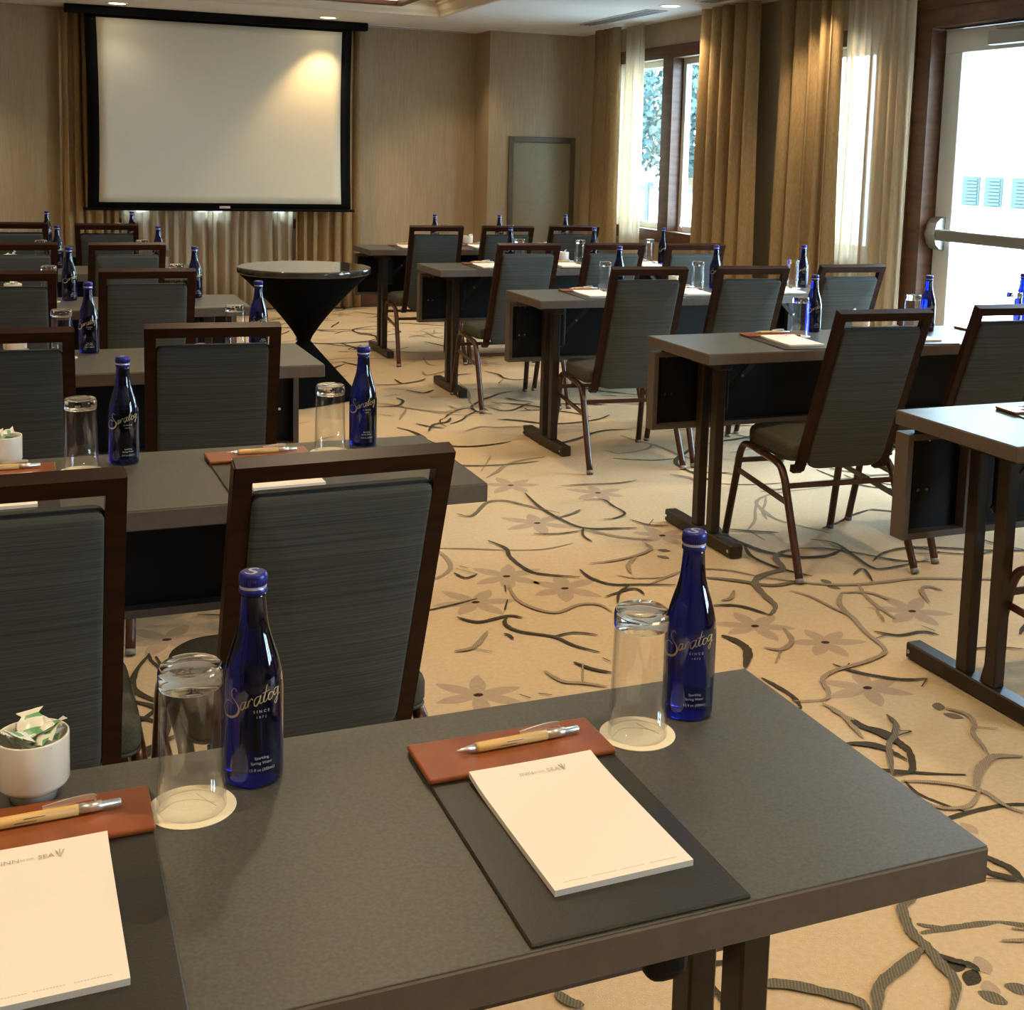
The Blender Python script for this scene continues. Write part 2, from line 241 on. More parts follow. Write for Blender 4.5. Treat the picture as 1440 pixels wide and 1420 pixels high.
def carpet(name, c1, c2, sc=70., stripe=0.):
    m, nt, b = newmat(name)
    tc = nt.nodes.new('ShaderNodeTexCoord')
    n = nt.nodes.new('ShaderNodeTexNoise'); n.inputs['Scale'].default_value = sc; n.inputs['Detail'].default_value = 6; n.inputs['Roughness'].default_value = .7
    nt.links.new(tc.outputs['Object'], n.inputs['Vector'])
    rp = nt.nodes.new('ShaderNodeMapRange'); rp.inputs[1].default_value = .3; rp.inputs[2].default_value = .7
    nt.links.new(n.outputs['Fac'], rp.inputs[0]); fac = rp.outputs[0]
    if stripe:
        mp = nt.nodes.new('ShaderNodeMapping'); mp.inputs['Rotation'].default_value = (0, 0, .5)
        nt.links.new(tc.outputs['Object'], mp.inputs[0])
        w = nt.nodes.new('ShaderNodeTexWave'); w.inputs['Scale'].default_value = stripe; w.inputs['Distortion'].default_value = 1.5; w.inputs['Detail Scale'].default_value = 4
        nt.links.new(mp.outputs[0], w.inputs[0])
        ml = nt.nodes.new('ShaderNodeMath'); ml.operation = 'MULTIPLY_ADD'; ml.inputs[1].default_value = .75
        m3 = nt.nodes.new('ShaderNodeMath'); m3.operation = 'MULTIPLY'; m3.inputs[1].default_value = .3
        nt.links.new(fac, m3.inputs[0]); nt.links.new(w.outputs['Fac'], ml.inputs[0]); nt.links.new(m3.outputs[0], ml.inputs[2]); fac = ml.outputs[0]
    mx = nt.nodes.new('ShaderNodeMix'); mx.data_type = 'RGBA'; mx.inputs[6].default_value = c1; mx.inputs[7].default_value = c2
    nt.links.new(fac, mx.inputs[0]); nt.links.new(mx.outputs[2], b.inputs['Base Color'])
    b.inputs['Roughness'].default_value = .95; b.inputs['Specular IOR Level'].default_value = .1
    bp = nt.nodes.new('ShaderNodeBump'); bp.inputs['Strength'].default_value = .5; bp.inputs['Distance'].default_value = .003
    n2 = nt.nodes.new('ShaderNodeTexNoise'); n2.inputs['Scale'].default_value = 350; nt.links.new(tc.outputs['Object'], n2.inputs['Vector'])
    nt.links.new(n2.outputs['Fac'], bp.inputs['Height']); nt.links.new(bp.outputs[0], b.inputs['Normal'])
    return m
CARP = [carpet('carpet_tan', (.49, .36, .215, 1), (.58, .44, .275, 1)), carpet('carpet_charcoal', (.030, .026, .020, 1), (.085, .070, .045, 1), 200),
        carpet('carpet_grey', (.085, .078, .058, 1), (.20, .165, .11, 1), 120, 55), carpet('carpet_taupe', (.19, .15, .105, 1), (.36, .27, .175, 1), 120, 60),
        carpet('carpet_petal', (.36, .26, .175, 1), (.42, .315, .215, 1), 60), carpet('carpet_maroon', (.03, .012, .01, 1), (.06, .03, .02, 1), 200)]

# ------------------------------------------------------------------ the room
XL0, XR0, YN, YF, H = -6.3, 2.6, -6.6, 7.69, 2.484
YC, XC = 7.31, 1.70
def struct(o): o['kind'] = 'structure'; return o

def ribbon(mb, pts, w, z, mi, taper=True):
    P = smooth_path([(x, y, 0) for x, y in pts], 6); n = len(P); vs = []; rnd = random.Random(int(abs(pts[0][0]*1000)))
    for i, p in enumerate(P):
        d = (P[min(i+1, n-1)]-P[max(i-1, 0)]).normalized(); q = Vector((-d.y, d.x, 0))
        t = i/(n-1); k = (min(1, .35+t*3)*min(1, .35+(1-t)*3)) if taper else 1
        hw = w/2*k*(.85+.3*rnd.random())
        vs += [(p.x+q.x*hw, p.y+q.y*hw, z), (p.x-q.x*hw, p.y-q.y*hw, z)]
    mb.add(vs, [(2*i, 2*i+1, 2*i+3, 2*i+2) for i in range(n-1)], mi)
def petal(mb, c, a, L, W, z, mi):
    vs = []; N = 7
    for i in range(N+1):
        t = i/N; w = W*math.sin(PI*min(1, t*.93+.05))**.8
        x = c[0]+math.cos(a)*L*t; y = c[1]+math.sin(a)*L*t
        vs += [(x-math.sin(a)*w, y+math.cos(a)*w, z), (x+math.sin(a)*w, y-math.cos(a)*w, z)]
    mb.add(vs, [(2*i, 2*i+1, 2*i+3, 2*i+2) for i in range(N)], mi)
def flower(mb, c, R, z, rnd):
    a0 = rnd.random()*6
    for k in range(6): petal(mb, c, a0+k*PI/3+rnd.uniform(-.15, .15), R*rnd.uniform(.85, 1.1), R*.19, z+k*.00001, 4)
    mb.add([(c[0]+.014*math.cos(t*PI/4), c[1]+.011*math.sin(t*PI/4), z+.0002) for t in range(8)], [list(range(8))], 5)
fl = MB()
fl.add([(XL0, YN, 0), (XR0, YN, 0), (XR0, YF, 0), (XL0, YF, 0)], [(0, 1, 2, 3)], 0)
rnd = random.Random(11)
zc = [.0008]
def nz(): zc[0] += .000004; return zc[0]
near = {}
def occ(x, y, add=False, r=1):
    k = (int(x//.13), int(y//.13))
    if add: near[k] = near.get(k, 0)+1
    return sum(near.get((k[0]+i, k[1]+j), 0) for i in range(-r, r+1) for j in range(-r, r+1))
for c in FL: flower(fl, c, rnd.uniform(.12, .15), .0004, rnd); occ(c[0], c[1], True)
for col, w, pts in TR:
    for q in pts: occ(q[0], q[1], True)
for k, p in LV: petal(fl, p, rnd.random()*6, .05, .016, nz(), {0: 1, 2: 2, 3: 4}[k])
def grow(x, y, a, L, w, mi, depth=0):
    pts = [(x, y)]; n = max(3, int(L/.11)); turn = rnd.uniform(-.25, .25)
    for i in range(n):
        turn = turn*.6+rnd.uniform(-.42, .42); a += turn
        x += math.cos(a)*L/n; y += math.sin(a)*L/n; pts.append((x, y)); occ(x, y, True)
        if depth < 2 and i and rnd.random() < .30: grow(x, y, a+rnd.choice([-1, 1])*rnd.uniform(.5, .9), L*rnd.uniform(.25, .5), w*.7, mi, depth+1)
    if XL0 < x < XR0 and YN < y < YF: ribbon(fl, pts, w, nz(), mi)
for i in range(4200):
    x = rnd.uniform(-3.6, 2.5); y = rnd.uniform(-4, 7.5)
    if occ(x, y) > 0: continue
    k = rnd.random(); a = rnd.choice([0, PI])+rnd.gauss(0, .6)
    if k < .60: grow(x, y, a, rnd.uniform(.35, 1.0), rnd.uniform(.015, .024), 1)
    elif k < .85: grow(x, y, a, rnd.uniform(.5, 1.1), rnd.uniform(.014, .024), rnd.choice([2, 3, 3]))
    elif k < .95: flower(fl, (x, y), rnd.uniform(.11, .15), .0004, rnd); occ(x, y, True)
    else:
        for j in range(2): petal(fl, (x+j*.03, y+j*.02), rnd.random()*6, .05, .016, nz(), 2)
for col, w, pts in TR: ribbon(fl, pts, w, nz(), 1+col)
struct(fl.obj('floor', CARP))

def wall_with(mb, ax, c0, c1, a0, a1, z0, z1, opens):
    """slab normal to axis ax between c0..c1, running a0..a1, with rectangular openings (a, b, zlo, zhi)"""
    def bx(a, b, lo, hi):
        if b-a < 1e-4 or hi-lo < 1e-4: return
        if ax == 'x': mb.box(c0, c1, a, b, lo, hi)
        else: mb.box(a, b, c0, c1, lo, hi)
    cur = a0
    for (p, q, lo, hi) in sorted(opens):
        bx(cur, p, z0, z1); bx(p, q, z0, lo); bx(p, q, hi, z1); cur = q
    bx(cur, a1, z0, z1)
ZT = 2.75
W1 = (4.85, 6.50, .83, 2.19); W2 = (2.95, 3.52, .85, 2.12); DO = (.50, 2.46, 0., 2.18); WFILL = (-4.6, -2.9, .83, 2.19)
w = MB(); wall_with(w, 'x', XR0, XR0+.18, YN, YF+.3, -.1, ZT, [W1, W2, DO, WFILL]); struct(w.obj('wall_right', M['wall']))
BW = (-1.33, .02, .79, 2.15)
w = MB(); wall_with(w, 'y', YF, YF+.18, XL0-.2, XC, -.1, ZT, [BW]); struct(w.obj('wall_back', M['wall']))
w = MB(); w.box(XC, XR0, YC, YF+.18, -.1, ZT); struct(w.obj('wall_back_return', M['wall']))
w = MB(); w.box(XL0-.2, XL0, YN, YF, -.1, ZT); struct(w.obj('wall_left', M['wall']))
w = MB(); w.box(XL0-.2, XR0+.18, YN-.2, YN, -.1, ZT); struct(w.obj('wall_front', M['wall']))
# ceiling: perimeter soffit with a raised tray and a crown moulding
CX0, CX1, CY0, CY1, CZ = -4.7, 1.01, -5.2, 6.57, 2.60
w = MB()
for a in ((XL0, CX0, YN, YF), (CX1, XR0, YN, YF), (CX0, CX1, YN, CY0), (CX0, CX1, CY1, YF)): w.box(a[0], a[1], a[2], a[3], H, ZT)
w.box(CX0, CX1, CY0, CY1, CZ, ZT)
struct(w.obj('ceiling', M['ceiling']))
w = MB()
prof = [(0, 0), (.018, .004), (.022, .022), (.045, .045), (.060, .078), (.085, .088), (.088, .115)]
for i in range(len(prof)-1):
    (a, z0), (b_, z1) = prof[i], prof[i+1]
    r0 = [(CX0+a, CY0+a, H+z0), (CX1-a, CY0+a, H+z0), (CX1-a, CY1-a, H+z0), (CX0+a, CY1-a, H+z0)]
    r1 = [(CX0+b_, CY0+b_, H+z1), (CX1-b_, CY0+b_, H+z1), (CX1-b_, CY1-b_, H+z1), (CX0+b_, CY1-b_, H+z1)]
    w.add(r0+r1, [(k, (k+1) % 4, 4+(k+1) % 4, 4+k) for k in range(4)])
struct(w.obj('trim_1', M['crown']))
# baseboards
w = MB(); w.box(XL0, XC, YF-.015, YF, 0, .11); struct(w.obj('baseboard_back', M['stain']))
w = MB(); w.box(XC, XR0, YC-.015, YC, 0, .11); w.box(XC-.015, XC, YC-.015, YF-.015, 0, .11); struct(w.obj('baseboard_back_return', M['stain']))
w = MB()
for a, b_ in ((YN, .35), (2.63, YC-.015)): w.box(XR0-.015, XR0, a, b_, 0, .11)
struct(w.obj('baseboard_right', M['stain']))
w = MB(); w.box(XL0, XL0+.015, YN, YF-.015, 0, .11); struct(w.obj('baseboard_left', M['stain']))

def window(name, op, mulls, X=XR0, sash=True):
    """wood-cased window in the right wall: white sashes, panes, reveal"""
    a, b_, lo, hi = op; root = empty(name, (X, (a+b_)/2, lo)); struct(root); oy = (a+b_)/2
    def rel(mb): mb.v = [(x-X, y-oy, z-lo) for x, y, z in mb.v]; return mb
    c = MB(); t = .09
    c.box(X-.022, X+.004, a-t, b_+t, hi, hi+.10); c.box(X-.035, X+.004, a-t, b_+t, lo-.095, lo)
    c.box(X-.022, X+.004, a-t, a, lo, hi); c.box(X-.022, X+.004, b_, b_+t, lo, hi)
    for q in mulls: c.box(X-.022, X+.10, q-.085, q+.085, lo, hi)
    rel(c).obj('casing', M['stain'], root)
    cells = []; cur = a
    for q in mulls: cells.append((cur, q-.085)); cur = q+.085
    cells.append((cur, b_))
    for (p, q) in cells:
        s = MB(); e = .05
        for bx in ((p, q, lo, lo+e), (p, q, hi-e, hi), (p, p+e, lo+e, hi-e), (q-e, q, lo+e, hi-e)): s.rbox(X+.07, X+.12, bx[0], bx[1], bx[2], bx[3], .004, 1)
        so = rel(s).obj('sash', M['whitepaint'], root)
        g = MB(); g.box(X+.092, X+.098, p+e, q-e, lo+e, hi-e); rel(g).obj('pane', M['pane'], so)
        h = MB(); h.tube([(X+.07, q-.08, lo+.02), (X+.045, q-.08, lo+.06), (X+.045, q-.10, lo+.12)], .007, n=6, rect=True); rel(h).obj('sash_handle', M['silver'], so)
    return root
window('window_1', W1, [5.60])
window('window_2', W2, [])
window('fill_window', WFILL, [-3.75])  # unseen window added behind the camera to give fill daylight
# window in the back wall, hidden behind screen and sheers
root = struct(empty('window_3', (-.655, YF, .79)))
c = MB(); a, b_, lo, hi = -1.33+.655, .02+.655, 0, 1.36
for bx in ((a, b_, lo, lo+.05), (a, b_, hi-.05, hi), (a, a+.05, lo, hi), (b_-.05, b_, lo, hi), (-.045, .0, lo, hi)): c.box(bx[0], bx[1], .06, .11, bx[2], bx[3])
s = c.obj('sash', M['stain'], root)
for u, v_ in ((-.545, -.115), (.085, .525)):
    g = MB(); g.box(u, v_, .040, .044, .02, 1.33); g.tube([(u, .042, 1.33), (v_, .042, 1.33)], .018); g.obj('roller_shade', M['stain'], root)
g = MB(); g.box(a, b_, .083, .088, lo, hi); g.obj('pane', M['pane'], s)
g = MB(); g.box(a-.08, b_+.08, -.02, .002, lo-.08, lo); g.box(a-.08, b_+.08, -.02, .002, hi, hi+.08); g.obj('casing', M['stain'], root)

# glazed double door with panic bars in the right wall
root = struct(empty('door_1', (0, 0, 0)))
c = MB(); X = XR0
c.box(X-.03, X+.06, 2.451, 2.62, 0, 2.172); c.box(X-.04, X-.03, 2.575, 2.62, 0, 2.18); c.box(X+.06, X+.18, 2.448, 2.50, 0, 2.172)
c.box(X-.03, X+.06, .34, .509, 0, 2.172); c.box(X-.03, X+.06, .34, 2.62, 2.172, 2.33); c.box(X-.04, X-.03, .34, 2.62, 2.275, 2.33); c.box(X+.06, X+.16, .50, 2.46, 2.165, 2.18)
c.obj('door_frame', M['stain'], root)
for (p, q, flip) in ((1.485, 2.444, 0), (.512, 1.475, 1)):
    s = MB(); e = .14
    for bx in ((p, q, .012, .26), (p, q, 2.03, 2.16), (p, p+e, .26, 2.03), (q-e, q, .26, 2.03)): s.rbox(X+.065, X+.11, bx[0], bx[1], bx[2], bx[3], .003, 1)
    leaf = s.obj('door_leaf', M['whitepaint'], root)
    g = MB(); g.box(X+.086, X+.092, p+e, q-e, .26, 2.03); g.obj('pane', M['pane'], leaf)
    st = q if not flip else p; sg = -1 if not flip else 1
    h = MB()
    yy = lambda t: st+sg*t
    pts = [(X+.03, yy(.0), 1.02)]
    bx = MB(); y0, y1 = sorted((yy(.012), yy(.095)))
    bm_prof = [(.065, .93), (.03, .94), (.005, .965), (-.01, 1.02), (.005, 1.085), (.03, 1.11), (.065, 1.12)]
    vs = [(X+x_, y_, z_) for y_ in (y0, y1) for x_, z_ in bm_prof]; k = len(bm_prof)
    bx.add(vs, [(i, i+1, k+i+1, k+i) for i in range(k-1)]+[list(range(k))[::-1], list(range(k, 2*k))])
    bx.obj('panic_bar_end', M['alum'], root)
    y0, y1 = sorted((yy(.09), yy(.90)))
    bx = MB(); bx.rbox(X+.0, X+.035, y0, y1, .987, 1.052, .008, 2); bx.obj('panic_bar', M['alum'], root)
    y0, y1 = sorted((yy(.40), yy(.75)))
    bx = MB(); bx.rbox(X+.005, X+.064, y0, y1, 2.05, 2.12, .005, 2); bx.rbox(X-.005, X+.02, y0-.05*sg, y0+.28, 2.13, 2.145, .003, 1); bx.obj('door_closer', M['alum'], root)
# low service door in the back return wall
root = struct(empty('door_2', (2.215, YC, 0)))
c = MB()
for bx in ((-.325, -.28, 0, 1.566), (.28, .325, 0, 1.566), (-.28, .28, 1.515, 1.566)): c.rbox(bx[0], bx[1], -.03, -.002, bx[2], bx[3], .004, 1)
c.obj('door_frame', M['olive'], root)
c = MB(); c.box(-.28, .28, -.012, -.002, .01, 1.515); c.obj('door_leaf', M['olivep'], root)

# ------------------------------------------------------------------ curtains
def curtain(name, p0, p1, z0, z1, folds, amp, mt, label, cat, seed, group=None, flare=1.25, thick=.003):
    rnd = random.Random(seed); p0 = Vector(p0); p1 = Vector(p1); L = (p1-p0).length; d = (p1-p0)/L; nrm = Vector((-d.y, d.x)); mid = (p0+p1)/2
    N = folds*12; ph = [rnd.uniform(-.5, .5) for _ in range(folds+2)]; am = [rnd.uniform(.55, 1.2) for _ in range(folds+2)]
    rows = 7; vs = []
    for r in range(rows+1):
        t = r/rows; z = z1+(z0-z1)*t; k = 1+(flare-1)*t
        for i in range(N+1):
            s = i/N; f = s*folds; j = int(f); fr = f-j
            A = amp*(am[j]*(1-fr)+am[j+1]*fr)*(.75+.35*t)
            P = ph[j]*(1-fr)+ph[j+1]*fr
            wv = math.sin(2*PI*(f+P*.5)); wv = math.copysign(abs(wv)**.75, wv)
            x = (s-.5)*L*k + .25*amp*math.sin(4*PI*(f+P))+.012*math.sin(3*t+seed+j)*t
            q = d*x+nrm*(A*wv)
            vs.append((q.x, q.y, z))
    mb = MB(); mb.add(vs, [(r*(N+1)+i, r*(N+1)+i+1, (r+1)*(N+1)+i+1, (r+1)*(N+1)+i) for r in range(rows) for i in range(N)], 0, True)
    o = mb.obj(name, mt); o.location = (mid.x, mid.y, 0)
    md = o.modifiers.new('thickness', 'SOLIDIFY'); md.thickness = thick
    return tag(o, label, cat, group)
CT = 'floor-length curtains'
curtain('drape', (2.42, 6.62), (2.42, 6.20), .02, 2.47, 4, .045, M['drape'], 'tan drape in the far corner, left of the small casement window', 'curtain', 3, CT, 1.12)
curtain('sheer_curtain', (2.49, 6.14), (2.49, 5.86), .02, 2.47, 4, .028, M['sheer'], 'pale sheer curtain along the left edge of the casement window', 'curtain', 4, CT, 1.12)
curtain('drape', (2.40, 4.80), (2.42, 4.05), .02, 2.47, 5, .05, M['drape'], 'golden tan drape between the casement window and bare wallpaper', 'curtain', 5, CT, 1.1)
curtain('drape', (2.40, 3.72), (2.42, 3.12), .02, 2.47, 5, .05, M['drape'], 'tan drape gathered at the left of the lit sheer curtain', 'curtain', 6, CT, 1.1)
curtain('sheer_curtain', (2.50, 3.12), (2.50, 2.50), .02, 2.47, 7, .03, M['sheer'], 'backlit sheer curtain beside the glazed door', 'curtain', 8, CT, 1.04)
curtain('drape', (-1.86, 7.58), (-1.42, 7.58), .02, 2.47, 6, .03, M['drape'], 'tan drape showing past the left edge of the projection screen', 'curtain', 9, CT, 1.0)
curtain('sheer_curtain', (-1.40, 7.63), (.01, 7.63), .02, 2.47, 15, .03, M['sheer'], 'pale sheer curtain hanging below the middle of the projection screen', 'curtain', 10, CT, 1.0)
curtain('drape', (.03, 7.58), (.60, 7.58), .02, 2.47, 6, .035, M['drape'], 'tan drape under the right end of the projection screen', 'curtain', 12, CT, 1.0)

# ------------------------------------------------------------------ projection screen
sy = 7.40
root = tag(empty('projection_screen', (-.58, sy, .87)), 'large white projection screen with black border hanging in front of the back wall', 'projection screen')
k = (sy+3.365)/(7.54+3.365)
def sx(x): return -2.15+(x+2.15)*k+.58
def szz(z): return 1.407+(z-1.407)*k-.87
c = MB(); c.rbox(sx(-1.815), sx(.645), -.045, .045, szz(2.430), H-.87-.002, .008, 2); c.obj('screen_housing', M['screenblack'], root)
def sheet(x0, x1, z0, z1, y, n=24, th=.0015):
    mb = MB(); vs = []
    for j in range(n+1):
        for i in range(n+1):
            x = x0+(x1-x0)*i/n; z = z0+(z1-z0)*j/n; e = (i/n-.5)*2
            edge = 1-abs(2*j/n-1)**2
            vs.append((x-.012*e*abs(e)**3*edge, y+.012*math.sin(e*2.6+1)*(abs(e)**2)*edge, z))
    mb.add(vs, [(j*(n+1)+i, j*(n+1)+i+1, (j+1)*(n+1)+i+1, (j+1)*(n+1)+i) for j in range(n) for i in range(n)], 0, True)
    return mb
o = sheet(sx(-1.668), sx(.512), szz(.885), szz(2.445), 0).obj('black_border', M['screenblack'], root); md = o.modifiers.new('t', 'SOLIDIFY'); md.thickness = .001
o = sheet(sx(-1.578), sx(.424), szz(.930), szz(2.408), -.0035).obj('white_surface', M['screenwhite'], root); md = o.modifiers.new('t', 'SOLIDIFY'); md.thickness = .001
c = MB(); c.rbox(sx(-1.70), sx(.545), -.014, .014, szz(.862), szz(.885), .005, 2); c.obj('bottom_bar', M['screenblack'], root)
c = MB(); c.rbox(sx(-.62), sx(-.53), -.02, -.012, szz(.885), szz(.905), .003, 1); c.obj('pull_tab', M['silver'], root)

# ------------------------------------------------------------------ ceiling fittings
def downlight(x, y, z, label, first=[None]):
    root = tag(empty('ceiling_light', (x, y, z)), label, 'ceiling light', 'recessed ceiling lights')
    c = MB(); c.lathe([(.062, -.001), (.066, -.006), (.082, -.005), (.086, -.0005)], 28, cap0=False, cap1=False); c.obj('trim_ring', M['trimring'], root)
    c = MB(); c.lathe([(.0615, -.002), (.0615, -.0008)], 28); c.obj('lens', M['lens'], root)
downlight(2.14, 4.77, H, 'round recessed ceiling light beside the long slot vents')
downlight(.79, 6.30, CZ, 'round recessed ceiling light inside the raised ceiling tray')
downlight(.21, 7.13, H, 'recessed ceiling light above the right part of the screen')
downlight(-1.44, 7.13, H, 'recessed ceiling light above the left part of the screen')
def vent(name, x0, x1, y0, y1, nsl, along, label):
    root = tag(empty(name, ((x0+x1)/2, (y0+y1)/2, H)), label, 'air vent', 'ceiling slot vents'); hx = (x1-x0)/2; hy = (y1-y0)/2
    c = MB(); c.box(-hx, hx, -hy, hy, -.003, -.0005); c.obj('backing', M['ventdark'], root)
    c = MB()
    for bx in ((-hx-.01, hx+.01, -hy-.01, -hy), (-hx-.01, hx+.01, hy, hy+.01), (-hx-.01, -hx, -hy, hy), (hx, hx+.01, -hy, hy)): c.box(bx[0], bx[1], bx[2], bx[3], -.008, -.0005)
    c.obj('frame', M['ceiling'], root)
    for i in range(nsl):
        c = MB()
        if along == 'y': q = -hx+(i+.75)*2*hx/(nsl+.5); c.box(q-.007, q+.007, -hy, hy, -.008, -.003)
        else: q = -hy+(i+.75)*2*hy/(nsl+.5); c.box(-hx, hx, q-.007, q+.007, -.008, -.003)
        c.obj('slat', M['ventgrey'], root)
vent('ceiling_vent', 2.11, 2.25, 5.05, 6.34, 3, 'y', 'long grey slot vent in the ceiling above the casement window')
vent('ceiling_vent', 2.16, 2.30, 3.2, 4.42, 3, 'y', 'grey slot vent at the top of the golden tan drape')
vent('ceiling_vent', .55, 1.55, 7.50, 7.60, 2, 'x', 'thin pale slot vent along the top of the back wall')
root = tag(empty('ceiling_lamp', (-.42, 4.62, 2.40)), 'rectangular wood-framed ceiling lamp cut off by the top of the picture', 'ceiling lamp')
c = MB()
for bx in ((-.73, .73, -.65, -.59), (-.73, .73, .59, .65), (-.73, -.67, -.59, .59), (.67, .73, -.59, .59), (-.67, .67, -.02, .02)): c.rbox(bx[0], bx[1], bx[2], bx[3], 0, .10, .004, 1)
c.obj('wood_frame', M['stain'], root)
c = MB(); c.box(-.67, .67, -.59, .59, .03, .09); c.obj('diffuser', M['lampshade'], root)
c = MB(); c.tube([(-.4, 0, .09), (-.4, 0, .199)], .012); c.tube([(.4, 0, .09), (.4, 0, .199)], .012); c.obj('stem', M['bronze'], root)
# ------------------------------------------------------------------ tables
TZ, TT, TD, TL = .745, .039, .457, 1.83
def d_(e): return 1 if not e else -1
def make_table(sg):
    """origin: floor below the far corner on the aisle side; sg = +1 runs to the right, -1 to the left"""
    root = empty('training_table')
    def X(a, b_): return (min(sg*a, sg*b_), max(sg*a, sg*b_))
    t = MB(); x0, x1 = X(0, TL); t.rbox(x0, x1, -TD, 0, TZ-TT, TZ-.0015, .002, 1)
    t.obj('tabletop', M['edge'], root)
    t = MB(); t.rbox(x0+.0015, x1-.0015, -TD+.0015, -.0015, TZ-.002, TZ, .0007, 1); t.obj('laminate_surface', M['laminate'], root)
    for e in (0, 1):
        c = .155 if not e else TL-.155
        b = MB(); x0, x1 = X(c-.025, c+.025); b.rbox(x0, x1, -.447, .053, .004, .05, .004, 1); ft = b.obj('foot_bar', M['bronze'], root)
        for yy in (-.43, .036):
            b = MB(); q = x0-.001 if sg > 0 else x1+.001; b.tube([(q, yy, .027), (q-.003*sg*(1 if sg > 0 else 1), yy, .027)], .006, n=10); b.obj('cap_screw', M['steel'], ft)
        for y1 in (-.145, -.252):
            b = MB(); b.rbox(x0+.007, x1-.007, y1-.042, y1, .05, .66, .003, 1); b.obj('leg', M['bronze'], root)
        b = MB(); b.rbox(x0, x1, -.32, -.10, .66, TZ-TT, .003, 1); b.obj('support_rail', M['bronze'], root)
        b = MB(); u, v_ = X(c+d_(e)*.030, c+d_(e)*.085) if e == 0 else X(c-.085, c-.030); b.rbox(u, v_, -.215, -.175, .485, TZ-TT, .019, 4); b.obj('pivot_bracket', M['black'], root)
        d = 1 if not e else -1
        b = MB(); b.tube([(sg*(c+d*.025), -.195, .50), (sg*(c+d*.23), -.195, .70)], .003, .011, rect=True); b.tube([(sg*(c+d*.23), -.205, .70), (sg*(c+d*.23), -.185, .70)], .012, n=8); b.obj('folding_brace', M['steel' if 0 else 'bronze'], root)
        b = MB(); b.tube([(sg*(c+d*.14), -.205, .615), (sg*(c+d*.14), -.185, .615)], .006, n=8); b.obj('bolt', M['steel'], root)
    # modesty panel: shallow tray with a dark recess facing the seats
    b = MB(); x0, x1 = X(0, TL); ya, yb, z0, z1 = -.062, -.008, .395, .688
    b.box(x0, x1, yb-.012, yb, z0, z1); b.box(x0, x1, ya, yb-.012, z0, z0+.018); b.box(x0, x1, ya, yb-.012, z1-.018, z1)
    for p, q in ((0, .018), (.205, .235), (TL-.235, TL-.205), (TL-.018, TL)): u, v_ = X(p, q); b.box(u, v_, ya, yb-.012, z0+.018, z1-.018)
    mp = b.obj('modesty_panel', M['edge'], root)
    b = MB()
    for p, q in ((.018, .205), (.235, TL-.235), (TL-.205, TL-.018)): u, v_ = X(p, q); b.box(u, v_, yb-.020, yb-.0125, z0+.018, z1-.018)
    b.obj('dark_recess', M['black'], mp)
    for p in (.075, TL-.075):
        b = MB(); u, v_ = X(p-.03, p+.03); b.box(u, v_, yb-.026, yb-.0205, .50, z1+.012); hb = b.obj('hanger_bracket', M['black'], mp)
        for dx in (-.014, .014):
            for zz in (.525, .665):
                b = MB(); b.tube([(sg*(p+dx), yb-.027, zz), (sg*(p+dx), yb-.032, zz)], .005, n=8); b.obj('bolt', M['steel'], hb)
    return root
TAB = {'L1': (-1.287, -2.009, 0), 'L2': (-1.294, -.575, 0), 'L3': (-1.300, .901, .004), 'L4': (-1.279, 2.384, 0), 'L5': (-1.290, 3.860, .004), 'L6': (-1.295, 5.330, 0),
       'R1': (.032, -.626, 0), 'R2': (.007, .805, 0), 'R3': (.028, 2.378, -.004), 'R4': (.017, 3.855, 0), 'R5': (-.013, 5.311, 0)}
PL = {'L1': 'closest left table', 'L2': 'second left table', 'L3': 'third left table', 'L4': 'fourth left table', 'L5': 'fifth left table', 'L6': 'farthest left table',
      'R1': 'closest right table', 'R2': 'second right table', 'R3': 'third right table', 'R4': 'fourth right table', 'R5': 'farthest right table'}
TLAB = {'L1': 'dark training table in the foreground with notepads, bottles and sweets', 'L2': 'dark training table behind the foreground table, second on the left', 'L3': 'third dark training table from the front, left of the aisle',
        'L4': 'fourth dark training table from the front, left of the aisle', 'L5': 'fifth dark training table on the left, mostly hidden by chairs', 'L6': 'farthest left training table, nearest the screen curtains',
        'R1': 'training table cut off by the right edge, shining with window light', 'R2': 'second training table on the right, with exposed end leg and bottles', 'R3': 'third training table from the front, right of the aisle',
        'R4': 'fourth training table from the front, right of the aisle', 'R5': 'farthest right training table, next to the round black table'}
first = {1: True, -1: True}; PT = {1: make_table(1), -1: make_table(-1)}
for k, (x, y, rz) in TAB.items():
    s = -1 if k[0] == 'L' else 1
    o = inst(PT[s], first[s], (x, y, 0), rz); first[s] = False
    tag(o, TLAB[k], 'table', 'training tables in rows')
def tp(k, dx, dy, z=0):
    """point on a table: dx from the aisle end, dy from the far edge"""
    x, y, rz = TAB[k]; s = -1 if k[0] == 'L' else 1
    a, b_ = s*dx, dy
    return (x+a*math.cos(rz)-b_*math.sin(rz), y+a*math.sin(rz)+b_*math.cos(rz), TZ+z)

